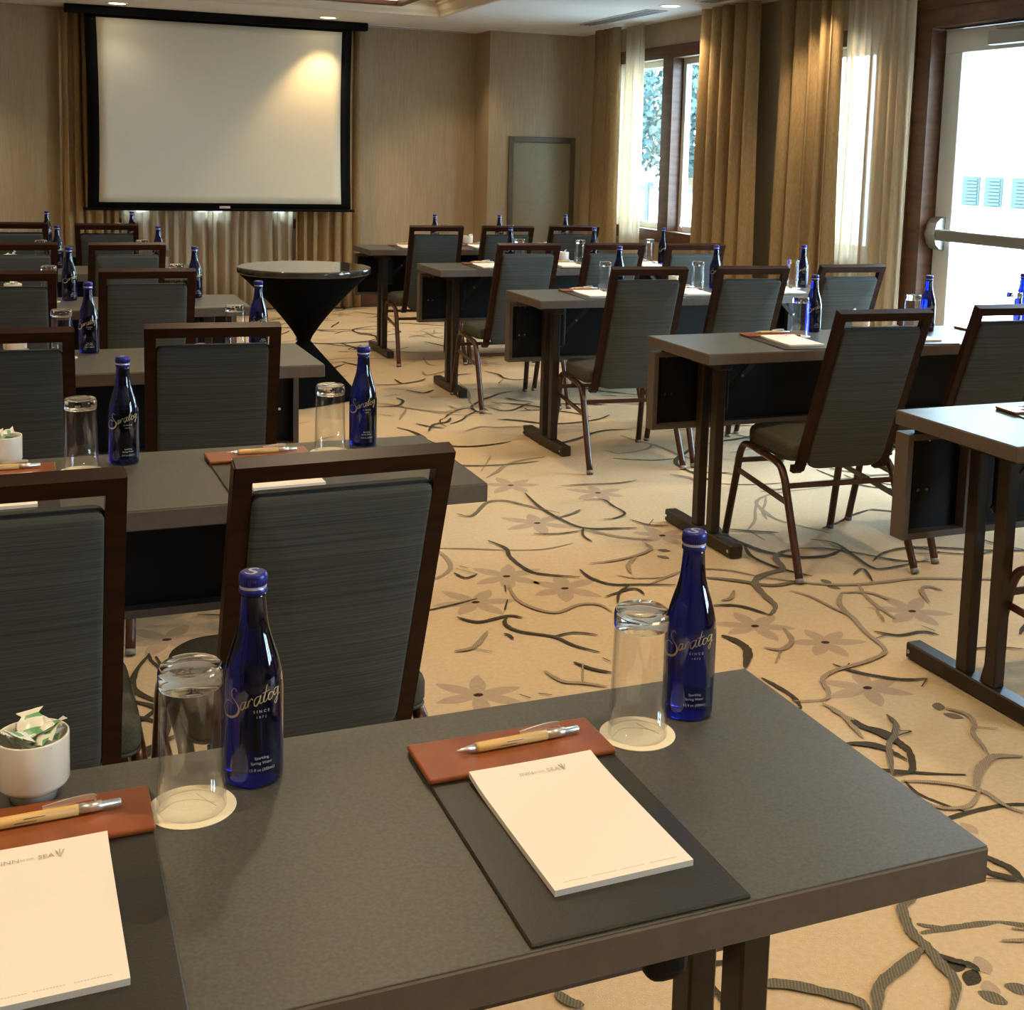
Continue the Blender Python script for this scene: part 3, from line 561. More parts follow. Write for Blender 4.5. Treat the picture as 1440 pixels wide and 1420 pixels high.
# ------------------------------------------------------------------ chairs
def rrect(x0, x1, y0, y1, rf, rb, n=5):
    out = []
    for (cx, cy, r, a0) in ((x1-rf, y1-rf, rf, 0), (x0+rf, y1-rf, rf, 90), (x0+rb, y0+rb, rb, 180), (x1-rb, y0+rb, rb, 270)):
        for i in range(n+1): a = math.radians(a0+90*i/n); out.append((cx+r*math.cos(a), cy+r*math.sin(a)))
    return out
def pad(mb, outline, z0, z1, e, crown=0., mi=0, tf=None):
    """cushion: an outline with rounded top and bottom edges"""
    cx = sum(p[0] for p in outline)/len(outline); cy = sum(p[1] for p in outline)/len(outline)
    def inset(d): return [(x-(x-cx)/max(1e-6, math.hypot(x-cx, y-cy))*d*1.2, y-(y-cy)/max(1e-6, math.hypot(x-cx, y-cy))*d*1.2) for x, y in outline]
    lay = [(z0, e*.8), (z0+e*.25, e*.25), (z0+e*.8, 0), (z1-e, 0), (z1-e*.45, e*.16), (z1-e*.12, e*.55), (z1, e*1.3)]
    if crown: lay += [(z1+crown*.6, e*1.3+.05), (z1+crown, e*1.3+.11)]
    n = len(outline); vs = []
    for z, d in lay: vs += [(x, y, z) for x, y in inset(d)]
    if tf: vs = [tf(*v) for v in vs]
    fs = [(i*n+j, i*n+(j+1) % n, (i+1)*n+(j+1) % n, (i+1)*n+j) for i in range(len(lay)-1) for j in range(n)]
    mb.add(vs, fs, mi, True)
    o = len(mb.v)-len(vs)
    mb.f.append([o+j for j in range(n)][::-1]); mb.m.append(mi); mb.sm.append(False)
    mb.f.append([o+(len(lay)-1)*n+j for j in range(n)]); mb.m.append(mi); mb.sm.append(True)
CH, CW = .93, .176
def make_chair():
    root = empty('banquet_chair')
    B0 = Vector((0, -.125, .362)); B1 = Vector((0, -.338, CH)); SL = (B1-B0).length; d = (B1-B0).normalized(); nn = Vector((0, d.z, -d.y)) # nn: towards the sitter
    def bp(x, s, n_): q = B0+d*s+nn*n_; return (x, q.y, q.z)
    m_ = MB(); pad(m_, rrect(-.215, .215, -.135, .215, .085, .03, 6), .388, .452, .020, .012); st = m_.obj('seat', M['seatfab'], root)
    for zz in (.392,):
        m_ = MB(); ol = rrect(-.2145, .2145, -.1345, .2145, .085, .03, 6); m_.tube([(x*.985, y*.985, zz) for x, y in ol+ol[:1]], .004, n=6); m_.obj('piping', M['piping'], st)
    m_ = MB(); ol = rrect(-CW+.028, CW-.028, .0, SL-.060, .014, .05, 5)
    pad(m_, ol, -.016, .020, .012, .008, tf=lambda x, y, z: bp(x, y, -z)); bk = m_.obj('backrest', M['fabric'], root)
    m_ = MB(); m_.tube([bp(x, y, -.004) for x, y in ol+ol[:1]], .0035, n=6); m_.obj('piping', M['piping'], bk)
    for s in (-1, 1):
        xs = s*(CW-.0125)
        m_ = MB(); m_.tube([(xs, -.085, .352), (xs, -.106, .350), (xs, -.122, .360)]+[bp(xs, .02, 0), bp(xs, SL-.002, 0)], .0125, .015, rect=True, up=(1, 0, 0)); m_.obj('back_post', M['wood'], root)
    m_ = MB(); m_.tube([bp(-CW, SL-.0145, 0), bp(CW, SL-.0145, 0)], .0145, .0155, rect=True, up=tuple(nn)); m_.obj('top_rail', M['wood'], root)
    for s in (-1, 1):
        xt, xf = s*.213, s*.226
        fr = smooth_path([(xf, .285, .006), (s*.217, .232, .26), (s*.215, .212, .345), (xt, .170, .381), (xt, .06, .377)], 5)
        rr = smooth_path([(xt, .06, .377), (xt, -.065, .365), (s*.215, -.112, .330), (s*.217, -.148, .26), (xf, -.272, .006)], 5)
        for path, end in ((fr, fr[0]), (rr, rr[-1])):
            m_ = MB(); m_.tube(path, .0125, .0145, n=10, up=(1, 0, 0)); lg = m_.obj('leg', M['legm'], root)
            o_ = MB(); a = Vector(end); b_ = Vector(path[1] if end is fr[0] else path[-2]); u = (b_-a).normalized()
            o_.tube([a-u*.004, a+u*.012], .0150, n=10, up=(1, 0, 0)); o_.obj('glide', M['clearplastic'], lg)
        m_ = MB(); m_.tube([(s*.217, .222, .272), (s*.217, -.152, .245)], .004, .009, rect=True); m_.obj('side_stretcher', M['legm'], root)
    m_ = MB(); m_.tube([(-.214, -.128, .30), (.214, -.128, .30)], .004, .009, rect=True); m_.obj('rear_stretcher', M['legm'], root)
    m_ = MB(); m_.tube([(-.214, .215, .31), (.214, .215, .31)], .004, .009, rect=True); m_.obj('front_stretcher', M['legm'], root)
    return root
CHAIRS = {  # x, y of the backrest top, yaw in degrees
 'L2a': (-1.688, -1.459, 2.0), 'L3a': (-1.686, .062, -4.5), 'L4a': (-1.717, 1.641, -1), 'L5a': (-1.691, 2.99, 2), 'L6a': (-1.697, 4.508, -6),
 'L2b': (-2.198, -1.475, 1.0), 'L3b': (-2.215, .06, -2), 'L4b': (-2.223, 1.60, -2), 'L5b': (-2.183, 3.01, 1), 'L6b': (-2.196, 4.60, -3),
 'R1a': (.425, -1.47, 0), 'R2a': (.450, -.020, -4), 'R2b': (1.045, .02, -3), 'R3a': (.374, 1.515, -5), 'R3b': (.891, 1.50, -4), 'R3c': (1.452, 1.53, -1.5),
 'R4a': (.357, 2.90, -1.5), 'R4b': (.870, 2.90, -1.5), 'R4c': (1.355, 2.86, -4), 'R5a': (.325, 4.44, -4), 'R5b': (.815, 4.43, -4), 'R5c': (1.330, 4.51, -5)}
SEAT = {'a': 'aisle seat', 'b': 'second seat from the aisle', 'c': 'third seat from the aisle'}
pc = make_chair(); fst = True
for k, (x, y, deg) in CHAIRS.items():
    r = math.radians(deg); o = inst(pc, fst, (x-math.sin(r)*.338, y+math.cos(r)*.338, 0), r); fst = False
    lab = {'L2a': 'large banquet chair in the foreground, grey streaked back behind the blue bottle', 'L2b': 'banquet chair cut off by the left edge, behind the cup of sweets',
           'R1a': 'banquet chair cut off by the right edge at the closest right table'}.get(k) or 'grey fabric banquet chair at the %s of the %s' % (SEAT[k[2]], PL[k[:2]])
    tag(o, lab, 'chair', 'banquet chairs')

# ------------------------------------------------------------------ place settings
def make_pad():
    root = empty('desk_pad')
    m_ = MB(); m_.rbox(-.1075, .1075, -.185, .1835, 0, .004, .0015, 1); m_.obj('writing_board', M['boardpad'], root)
    m_ = MB(); m_.rbox(-.1085, .1085, .0995, .1855, .0041, .0100, .0022, 2); ls = m_.obj('leather_strip', M['leather'], root)
    v, f = text_mesh('INN BY THE SEA', .0125, spacing=1.1); m_ = MB(); m_.add([(p.x, p.y+.158, .0101) for p in v], f); m_.obj('embossed_text', M['leatherdark'], ls)
    return root
def make_notepad():
    root = empty('notepad'); m_ = MB(); n = 8; vs = []
    for j in range(n+1):
        t = j/n; y = -.1125+.225*t; lift = .0035*max(0, t-.75)**2*16
        for i in range(9):
            x = -.071+.142*i/8; lx = .0012*((i-4)/4)**2*max(0, t-.5)
            vs.append((x, y, .006+lift+lx))
    k = len(vs); vs += [(x, y, max(0, z-.006)) for x, y, z in vs]
    fs = [(j*9+i, j*9+i+1, (j+1)*9+i+1, (j+1)*9+i) for j in range(n) for i in range(8)]
    fs += [tuple(k+q for q in f_[::-1]) for f_ in fs]
    edge = [i for i in range(9)]+[j*9+8 for j in range(1, n+1)]+[n*9+i for i in range(7, -1, -1)]+[j*9 for j in range(n-1, 0, -1)]
    fs += [(edge[i], k+edge[i], k+edge[(i+1) % len(edge)], edge[(i+1) % len(edge)]) for i in range(len(edge))]
    m_.add(vs, fs, 0, False); pg = m_.obj('pages', M['paper'], root)
    m_ = MB()
    for txt, sz, x, sp in (('INN', .0105, -.017, 1), ('BY THE', .0042, .000, 1), ('SEA', .0105, .019, 1)):
        v, f = text_mesh(txt, sz, spacing=sp); m_.add([(p.x*.85+x*.85, p.y*.8+.090, .00815+.0022*((p.y)/.01)*.3) for p in v], f)
    for a in (60, 90, 120): m_.tube([(.028, .086, .0081), (.028+.007*math.cos(math.radians(a)), .086+.011*math.sin(math.radians(a)), .0090)], .0005, .0002, rect=True)
    m_.obj('heading_print', M['ink'], root)
    m_ = MB()
    for x0, x1 in ((-.058, -.035), (-.030, -.004), (.0, .022), (.030, .058)):
        q = x0
        while q < x1: m_.box(q, q+.0016, -.1035, -.1025, .0061, .0062); q += .0024
    m_.obj('footer_print', M['inklight'], root)
    return root
def make_pen():
    root = empty('ballpoint_pen')   # lies along x, tip at -x
    def bar(prof, name, mt, n=14):
        m_ = MB(); m_.lathe([(r, x) for x, r in prof], n); m_.v = [(z, y, x+.0056) for x, y, z in m_.v]; return m_.obj(name, mt, root)
    bar([(-.074, .0008), (-.070, .0016), (-.052, .0047)], 'tip', M['silver'])
    br = bar([(-.052, .0050), (-.048, .0054), (.034, .0055)], 'barrel', M['bamboo'])
    bar([(.034, .0052), (.056, .0050), (.0565, .0040), (.073, .0040), (.074, .003)], 'push_button', M['silver'])
    m_ = MB(); m_.tube(smooth_path([(.050, 0, .0112), (.048, 0, .0150), (.030, 0, .0150), (.002, 0, .0113)], 4), .0009, .0028, rect=True, up=(0, 0, 1)); m_.v = [(x, y+.002, z) for x, y, z in m_.v]; m_.obj('clip', M['silver'], root)
    m_ = MB()
    for dz, x0, x1 in ((.45, -.016, .004), (-.15, -.024, -.004)): m_.tube([(x0, -.0055*math.cos(dz), .0056+.0055*math.sin(dz)), (x1, -.0055*math.cos(dz), .0056+.0055*math.sin(dz))], .0003, n=5)
    m_.obj('barrel_print', M['bronze'], br)
    return root
def make_coaster():
    root = empty('paper_coaster'); m_ = MB(); m_.lathe([(.0435, 0), (.0440, .0006), (.0435, .0012)], 48); d = m_.obj('disc', M['coaster'], root)
    m_ = MB(); m_.tube(smooth_path([(-.03, .004, .00135), (-.012, .016, .00135), (.008, .010, .00135), (.022, -.004, .00135)], 6), .0003, .0001, rect=True)
    m_.tube(smooth_path([(.012, .022, .00135), (.016, .006, .00135), (.022, -.012, .00135)], 6), .0003, .0001, rect=True)
    m_.obj('line_print', M['coasterink'], d); return root
def make_glass():
    root = empty('drinking_glass')   # upside down: thick base on top
    zt = .150
    m_ = MB(); m_.lathe([(.0335, 0), (.0342, .0010), (.0325, .060), (.0312, .118), (.0308, .128)], 48, cap0=False, cap1=False)
    m_.lathe([(.0320, 0), (.0308, .060), (.0297, .118), (.0293, .127)], 48, cap0=False, cap1=False)
    m_.lathe([(.0335, 0), (.0320, 0)], 48, cap0=False, cap1=False)
    m_.obj('wall', M['tumbler'], root)
    m_ = MB(); m_.lathe([(.0280, .1290), (.0309, .1283), (.0318, .1305), (.0318, .1430), (.0310, .1478), (.0285, .1500), (.020, .1490), (.0001, .1480)], 48, cap1=False, cap0=False)
    m_.lathe([(.0280, .1290), (.018, .1315), (.0001, .1325)], 48, cap0=False, cap1=False)
    m_.obj('thick_base', M['clear'], root)
    return root
BPROF = [(.0, .0012), (.024, .0008), (.0285, .001), (.0305, .004), (.0310, .009), (.0310, .101), (.0302, .111), (.0288, .121), (.0266, .131), (.0240, .140), (.0212, .149), (.0184, .158), (.0162, .167), (.0148, .177), (.0138, .188), (.0130, .200), (.0129, .2035)]
def brad(z):
    for (r0, z0), (r1, z1) in zip(BPROF[4:], BPROF[5:]):
        if z0 <= z <= z1: return r0+(r1-r0)*(z-z0)/(z1-z0)
    return .031
def make_bottle():
    root = empty('water_bottle')
    m_ = MB(); pr = []
    for i in range(len(BPROF)-1):
        pr.append(BPROF[i])
    pr.append(BPROF[-1]); m_.lathe([(max(r, .0002), z) for r, z in pr], 48); body = m_.obj('bottle_body', M['cobalt'], root)
    m_ = MB(); m_.lathe([(.0133, .2030), (.0146, .2040), (.0147, .2075), (.0138, .2085)], 32, cap0=True, cap1=False, mi=0)
    m_.lathe([(.0138, .2085), (.0141, .2100), (.0138, .2115)], 32, cap0=False, cap1=False, mi=1)
    m_.lathe([(.0138, .2115), (.0145, .2125), (.0146, .2205), (.0138, .2240), (.0125, .2250)], 32, cap0=False, mi=0)
    for i in range(36):
        a = 2*PI*i/36; m_.tube([(.0146*math.cos(a), .0146*math.sin(a), .2130), (.0146*math.cos(a), .0146*math.sin(a), .2200)], .0003, n=4)
    cp = m_.obj('cap', [M['capblue'], M['capring']], root)
    m_ = MB(); S = [(.006, .006), (.003, .009), (-.002, .008), (-.003, .004), (.001, 0), (.003, -.004), (-.001, -.008), (-.006, -.006), (-.008, -.002)]
    P = smooth_path([(x, y, .2252) for x, y in S], 4); n = len(P); vs = []
    for i, p in enumerate(P):
        d_ = (P[min(i+1, n-1)]-P[max(0, i-1)]).normalized(); hw = .0006+.0012*math.sin(PI*i/(n-1)); vs += [(p.x-d_.y*hw, p.y+d_.x*hw, p.z), (p.x+d_.y*hw, p.y-d_.x*hw, p.z)]
    m_.add(vs, [(2*i, 2*i+1, 2*i+3, 2*i+2) for i in range(n-1)]); m_.obj('cap_monogram', M['capring'], cp)
    # lettering, wrapped onto the glass; front of the bottle is -y
    def conv(x, y):
        t = math.asin(max(-.995, min(.995, (x-440)/332))); z = (1385-113*(1-math.cos(t))-y)*.0000985
        return t, z
    def wrap(t, z, h=.0003): r = brad(z)+h; return (r*math.sin(t), -r*math.cos(t), z)
    SK = [([(258, 288), (247, 258), (225, 252), (207, 285), (214, 335), (245, 390), (275, 440), (284, 490), (262, 540), (215, 562), (165, 548), (136, 500), (128, 440), (140, 395), (172, 376), (206, 392), (222, 418)], .0006, .0026, .55),
          ([(352, 402), (325, 408), (306, 440), (306, 478), (324, 484), (345, 445), (360, 398), (350, 450), (354, 476), (372, 458)], .0007, .0013, .5),
          ([(372, 458), (392, 388), (386, 430), (380, 468)], .0006, .0013, .7), ([(384, 440), (400, 398), (416, 374), (430, 378), (434, 390)], .0006, .0012, .6),
          ([(512, 350), (476, 358), (450, 400), (452, 446), (474, 448), (504, 398), (522, 338), (510, 400), (517, 432), (545, 405)], .0007, .0015, .5),
          ([(592, 232), (572, 310), (552, 375), (552, 412), (572, 406), (596, 372)], .0008, .0018, .4), ([(538, 322), (618, 288)], .0006, .0008, .5),
          ([(642, 308), (612, 325), (599, 365), (609, 395), (635, 378), (652, 330), (642, 308)], .0007, .0014, .3), ([(650, 318), (668, 312)], .0005, .0006, .5),
          ([(702, 264), (676, 278), (660, 320), (666, 350), (690, 318), (712, 258), (700, 340), (690, 415), (678, 440), (669, 418), (688, 375), (722, 325)], .0007, .0013, .5)]
    m_ = MB()
    def stroke(P2, w0, w1, peak):
        P = smooth_path([(t, z, 0) for t, z in P2], 6); n = len(P); vs = []
        for i, p in enumerate(P):
            dd = (P[min(i+1, n-1)]-P[max(0, i-1)]); dd = Vector((dd.x*.031, dd.y)).normalized(); s_ = i/(n-1)
            hw = (w0+(w1-w0)*math.exp(-((s_-peak)/.18)**2))/2
            a, b_ = -dd.y*hw/.031, dd.x*hw
            vs += [wrap(p.x+a, p.y+b_), wrap(p.x-a, p.y-b_)]
        m_.add(vs, [(2*i, 2*i+1, 2*i+3, 2*i+2) for i in range(n-1)])
    for pts, w0, w1, pk in SK: stroke([conv(*p) for p in pts], w0, w1, pk)
    A = [(740, -5), (720, 5), (712, 40), (722, 62), (742, 30), (757, -15), (752, 40), (765, 52)]   # last letter, past the visible edge
    stroke([(1.28+(x-735)*.0035, .1165-(y)*.0000985) for x, y in A], .0007, .0013, .5)
    m_.obj('script_lettering', M['gold'], root)
    m_ = MB()
    for txt, sz, t0, z0, sp in (('SINCE', .0042, .27, .0850, 1.7), ('1872', .0036, .26, .0790, 1.7)):
        v, f = text_mesh(txt, sz, spacing=sp); m_.add([wrap(t0+p.x/.031, z0+p.y) for p in v], f)
    m_.obj('founding_print', M['whiteprint'], root); m_ = MB()
    for txt, sz, t0, z0, sp in (('Sparkling', .0042, .27, .0345, 1), ('Spring Water', .0042, .27, .0290, 1), ('12 fl oz (355mL)', .0042, .29, .0215, 1)):
        v, f = text_mesh(txt, sz, spacing=sp); m_.add([wrap(t0+p.x/.031, z0+p.y) for p in v], f)
    m_.obj('contents_print', M['whiteprint'], root)
    return root
def make_cup():
    root = empty('china_cup')
    m_ = MB(); m_.lathe([(.0200, .0), (.0225, .0005), (.0240, .0085), (.0265, .0110), (.0342, .0170), (.0352, .0200), (.0356, .0655), (.0350, .0675), (.0335, .0670), (.0330, .060), (.0325, .028), (.022, .022), (.0002, .0210)], 48, cap1=False); m_.obj('bowl', M['cup'], root)
    return root
def packet_mesh(seed):
    rnd = random.Random(seed); m_ = MB(); L, W = .019, .0125
    for sgn in (0, 1):
        vs = []; nx, ny = 6, 4
        for i in range(nx+1):
            for j in range(ny+1):
                x = (i/nx-.5)*2*L; y = (j/ny-.5)*2*W; pinch = 1-.5*math.exp(-((abs(x)-.011)/.003)**2)
                bulge = .0052*math.exp(-(x/.008)**2)*(1-(y/W)**2)
                vs.append((x, y*pinch*(1+.1*rnd.random()), (bulge+.0004 if sgn else -bulge-.0004)+rnd.uniform(-.0008, .0008)*(abs(x) > .008)))
        fs = [(i*(ny+1)+j, i*(ny+1)+j+1, (i+1)*(ny+1)+j+1, (i+1)*(ny+1)+j) for i in range(nx) for j in range(ny)]
        for q in fs: m_.add([vs[k_] for k_ in q], [(0, 1, 2, 3)], 1 if (q[0]//(ny+1)) in (1, 4) and rnd.random() < .6 else 0, True)
    return m_

OFF = {  # measured placements: (bottle, glass, pad centre) as dx from the aisle end, dy from the far edge
 'L': {'a': ((.140, -.091), (.221, -.125), (.377, -.269)), 'b': ((.655, -.095), (.735, -.135), (.870, -.269))},
 'R': {'a': ((.540, -.19), (.470, -.16), (.345, -.269)), 'b': ((1.10, -.125), (.985, -.16), (.880, -.269)), 'c': ((1.62, -.11), (1.55, -.13), (1.40, -.269))}}
SPEC = {('L1', 'a'): ((.137, -.091), (.221, -.125), (.377, -.268)), ('L1', 'b'): ((.652, -.078), (.721, -.122), (.868, -.265)),
        ('L2', 'a'): ((.157, -.055), (.245, -.110), (.400, -.265)), ('L2', 'b'): ((.674, -.080), (.760, -.135), (.915, -.265)), ('L3', 'b'): ((.668, -.06), (.75, -.15), (.90, -.27)),
        ('R2', 'a'): ((.705, -.040), (.575, -.14), (.445, -.262)), ('R2', 'b'): ((1.195, -.12), (1.105, -.14), (.985, -.265)), ('R2', 'c'): ((1.70, -.10), (1.63, -.13), (1.47, -.265)),
        ('R3', 'a'): ((.545, -.14), (.455, -.17), (.345, -.265)), ('R3', 'b'): ((1.125, -.085), (.965, -.19), (.885, -.268)), ('R3', 'c'): ((1.645, -.105), (1.56, -.14), (1.42, -.265)),
        ('R4', 'a'): ((.545, -.13), (.617, -.10), (.350, -.265)), ('R4', 'b'): ((1.10, -.13), (.985, -.18), (.870, -.268)), ('R4', 'c'): ((1.575, -.15), (1.49, -.12), (1.40, -.265)),
        ('R5', 'a'): ((.55, -.15), (.63, -.12), (.325, -.265)), ('R5', 'b'): ((1.04, -.14), (1.12, -.14), (.860, -.268)), ('R5', 'c'): ((1.585, -.08), (1.49, -.12), (1.38, -.265)),
        ('L4', 'a'): ((.185, -.10), (.265, -.13), (.41, -.265)), ('L4', 'b'): ((.70, -.12), (.78, -.16), (.93, -.265)),
        ('L5', 'a'): ((.190, -.14), (.275, -.15), (.42, -.265)), ('L5', 'b'): ((.70, -.12), (.78, -.16), (.93, -.265)),
        ('L6', 'a'): ((.205, -.10), (.29, -.13), (.43, -.265)), ('L6', 'b'): ((.72, -.12), (.80, -.16), (.95, -.265)),
        ('R1', 'a'): ((.60, -.10), (.52, -.14), (.365, -.268))}
CAM = (-2.150, -3.365)
PR = {'pad': make_pad(), 'note': make_notepad(), 'pen': make_pen(), 'coaster': make_coaster(), 'glass': make_glass(), 'bottle': make_bottle(), 'cup': make_cup()}
used = set()
def put(kind, loc, rz): f = kind not in used; used.add(kind); return inst(PR[kind], f, loc, rz)
rs = random.Random(5)
for k in TAB:
    for s in (('a', 'b') if k[0] == 'L' else ('a',) if k == 'R1' else ('a', 'b', 'c')):
        bo, gl, pd = SPEC.get((k, s)) or OFF[k[0]][s]; place = '%s of the %s' % (SEAT[s], PL[k]); fg = k == 'L1'
        jit = 0 if k == 'L1' else math.radians(rs.uniform(-2.5, 2.5))+ (math.radians(-4) if k[0] == 'R' else 0)
        def L_(fa, fb, gen): return fa if (fg and s == 'a') else fb if (fg and s == 'b') else gen % place
        x, y, z = tp(k, *pd); c_, s_ = math.cos(jit), math.sin(jit)
        def loc(dx, dy, dz): return (x+dx*c_-dy*s_, y+dx*s_+dy*c_, z+dz)
        tag(put('pad', (x, y, z), jit), L_('black desk pad with tan leather strip at the foreground aisle place', 'black desk pad with tan leather strip cut off by the lower left corner', 'desk pad at the %s'), 'desk pad', 'leather-topped desk pads')
        j2 = jit+(math.radians(1) if fg else math.radians(rs.uniform(-1.2, 1.2)))
        tag(put('note', loc(.007 if s == 'a' else -.005, -.0185 if not fg else -.0145, .0042), j2), L_('white notepad lying in the middle of the foreground table', 'white notepad cut off by the lower left edge', 'white notepad at the %s'), 'notepad', 'white notepads')
        tag(put('pen', loc(.009 if s == 'a' else .006, .145, .0102), jit+math.radians(2.5 if fg else rs.uniform(-2, 4))), L_('bamboo pen on the leather strip in the middle of the foreground table', 'bamboo pen cut off by the left edge, below the cup of sweets', 'bamboo pen at the %s'), 'pen', 'bamboo ballpoint pens')
        gx, gy, gz = tp(k, *gl)
        tag(put('coaster', (gx, gy, gz), rs.uniform(-.3, .3)), L_('round cream coaster at the foreground aisle place', 'round cream coaster touching the lower left leather strip', 'round cream coaster at the %s'), 'coaster', 'round paper coasters')
        tag(put('glass', (gx, gy, gz+.0013), rs.uniform(0, 3)), L_('upturned clear glass in the foreground, beside the right-hand blue bottle', 'upturned clear glass in the foreground, beside the left-hand blue bottle', 'upturned clear glass at the %s'), 'glass', 'upturned drinking glasses')
        bx_, by_, bz = tp(k, *bo); face = math.atan2(CAM[1]-by_, CAM[0]-bx_)+PI/2
        tag(put('bottle', (bx_, by_, bz), face+(0 if k in ('L1', 'L2') else rs.uniform(-.3, .3))), L_('blue glass water bottle at the aisle end of the foreground table', 'blue glass water bottle in front of the large foreground chair', 'blue glass water bottle at the %s'), 'bottle', 'blue glass water bottles')
CUPS = {'L1': (.868, -.046, 10), 'L2': (.905, -.060, 6), 'L3': (.885, -.045, 5), 'L4': (.92, -.05, 5), 'L5': (.93, -.05, 5), 'L6': (.94, -.05, 3), 'R2': (.925, -.05, 5), 'R3': (.905, -.06, 5), 'R4': (.93, -.05, 4), 'R5': (.83, -.06, 4)}
pk = [packet_mesh(i) for i in range(3)]; pkm = []
for i, (k, (dx, dy, n)) in enumerate(CUPS.items()):
    x, y, z = tp(k, dx, dy)
    lab = {'L1': 'white china cup of wrapped sweets on the foreground table'}.get(k) or 'white china cup on the %s' % PL[k]
    tag(put('cup', (x, y, z), 0), lab, 'cup', 'white china cups')
    for j in range(n):
        if len(pkm) < 3: o = pk[j].obj('wrapped_sweet', [M['wrapper'], M['green']]); pkm.append(o)
        else: o = pkm[j % 3].copy(); COL.objects.link(o)
        a = 2*PI*j/n*(1 if n < 8 else 1.3)+i; r = (.018, .010, .015)[j % 3] if j < n-1 else .002
        zz = .054+(.008*(j % 3))
        o.location = (x+r*math.cos(a), y+r*math.sin(a), z+zz); o.rotation_euler = (rs.uniform(-.8, .8), -.75+rs.uniform(-.45, .45), a)
        tag(o, 'white and green wrapped sweet in the cup on the %s' % ('foreground table' if k == 'L1' else PL[k]), 'sweet', 'wrapped sweets in the cup on the %s' % PL[k])

# ------------------------------------------------------------------ round table with a stretch cover
root = tag(empty('round_table', (-.705, 3.63, 0)), 'round table with polished top and black hourglass stretch cover', 'table')
m_ = MB(); m_.lathe([(.355, .716), (.366, .718), (.370, .724), (.370, .746), (.366, .752), (.355, .753)], 96); m_.obj('tabletop', M['darkmarble'], root)
m_ = MB(); N = 96; vs = []; K = 26
for i in range(K+1):
    t = i/K; z = .715*(1-t)+.004*t
    for j in range(N):
        a = 2*PI*j/N; zw = .335
        if z > zw: u = (z-zw)/(.715-zw); r = .032+.325*u**1.12-.02*math.sin(PI*u)*.6
        else:
            u = (zw-z)/zw; sq = 1/max(abs(math.cos(a)), abs(math.sin(a)))
            r = .032+(.215*sq**1.0)*u**1.02
        r = max(r, .03); vs.append((r*math.cos(a+.45), r*math.sin(a+.45), z))
m_.add(vs, [(i*N+j, i*N+(j+1) % N, (i+1)*N+(j+1) % N, (i+1)*N+j) for i in range(K) for j in range(N)], 0, True); o = m_.obj('stretch_cover', M['spandex'], root)
md = o.modifiers.new('t', 'SOLIDIFY'); md.thickness = .002

# ------------------------------------------------------------------ outside
mt_g = mat('outside_paving', (.5, .5, .48, 1), .9, noise=.1, nscale=(.5, .5, .5)); mt_w = mat('white_siding', (.80, .80, .78, 1), .8)
mt_s = mat('green_shutter', (.014, .030, .026, 1), .8); mt_l = mat('leaf_green', (.020, .046, .042, 1), .8, noise=.3, nscale=(3, 3, 3)); mt_b = mat('bark', (.12, .08, .05, 1), .9)
m_ = MB(); m_.box(XR0+.18, 60, -30, 70, -.25, -.15); struct(m_.obj('ground_outside', mt_g))
root = tag(empty('neighbouring_building', (24, 26, 0)), 'bright white building with green shutters seen through the glazed door', 'building')
m_ = MB(); m_.box(0, 6, -18, 16, -.15, 6.5); m_.obj('wall', mt_w, root)
for yy in (-3.8, -2.6, -1.45, -.35, .6, 1.75):
    m_ = MB(); m_.box(-.06, -.005, yy-.36, yy+.36, .25, 1.12); sh = m_.obj('shutter', mt_s, root)
    m_ = MB()
    for q in range(8): m_.box(-.09, -.061, yy-.30, yy+.16, .30+q*.10, .36+q*.10)
    m_.obj('louvre', mat('pale_green_louvre', (.022, .036, .032, 1), .8) if yy == -3.8 else bpy.data.materials['pale_green_louvre'], sh)
def tree(x, y, h, r, n, seed, lab):
    rn = random.Random(seed); root = tag(empty('garden_tree', (x, y, -.15)), lab, 'tree', 'garden trees outside the window')
    m_ = MB(); m_.tube(smooth_path([(0, 0, 0), (.1, 0, h*.3), (-.05, .1, h*.6), (0, 0, h*.85)], 4), .14, n=8); m_.obj('trunk', mt_b, root)
    m_ = MB()
    for i in range(n):
        u = rn.random()**.4; a = rn.uniform(0, 2*PI); b_ = math.acos(rn.uniform(-1, 1)); p = Vector((r*u*math.sin(b_)*math.cos(a), r*u*math.sin(b_)*math.sin(a), h*.66+r*.75*u*math.cos(b_)))
        A_ = Vector((rn.gauss(0, 1), rn.gauss(0, 1), rn.gauss(0, 1))).normalized()*.085; B_ = A_.cross(Vector((rn.gauss(0, 1), rn.gauss(0, 1), rn.gauss(0, 1)))).normalized()*.055
        m_.add([p-A_, p+B_, p+A_, p-B_], [(0, 1, 2, 3)])
    m_.obj('crown', mt_l, root)
tree(10.4, 19.5, 3.6, 1.7, 3600, 1, 'low green tree seen through the casement window')
tree(11.5, 23.5, 7.0, 2.2, 4200, 2, 'taller tree whose leaves fill the top of the casement window')
root = tag(empty('garden_fence', (8.3, 15.0, -.15)), 'pale railing seen low through the casement window', 'fence')
m_ = MB(); m_.box(-.04, .04, -3, 3, .98, 1.05); mt_r = mat('dark_rail', (.022, .032, .036, 1), .8); m_.obj('top_rail', mt_r, root); m_ = MB(); m_.box(-.02, .02, -3, 3, .05, .98); m_.obj('fence_panel', mt_w, root)  # rail colour darkened so it still shows in the overexposed daylight
for q in range(-3, 4):
    m_ = MB(); m_.box(-.06, .06, q-.06, q+.06, 0, 1.12); m_.obj('post', mt_r, root)

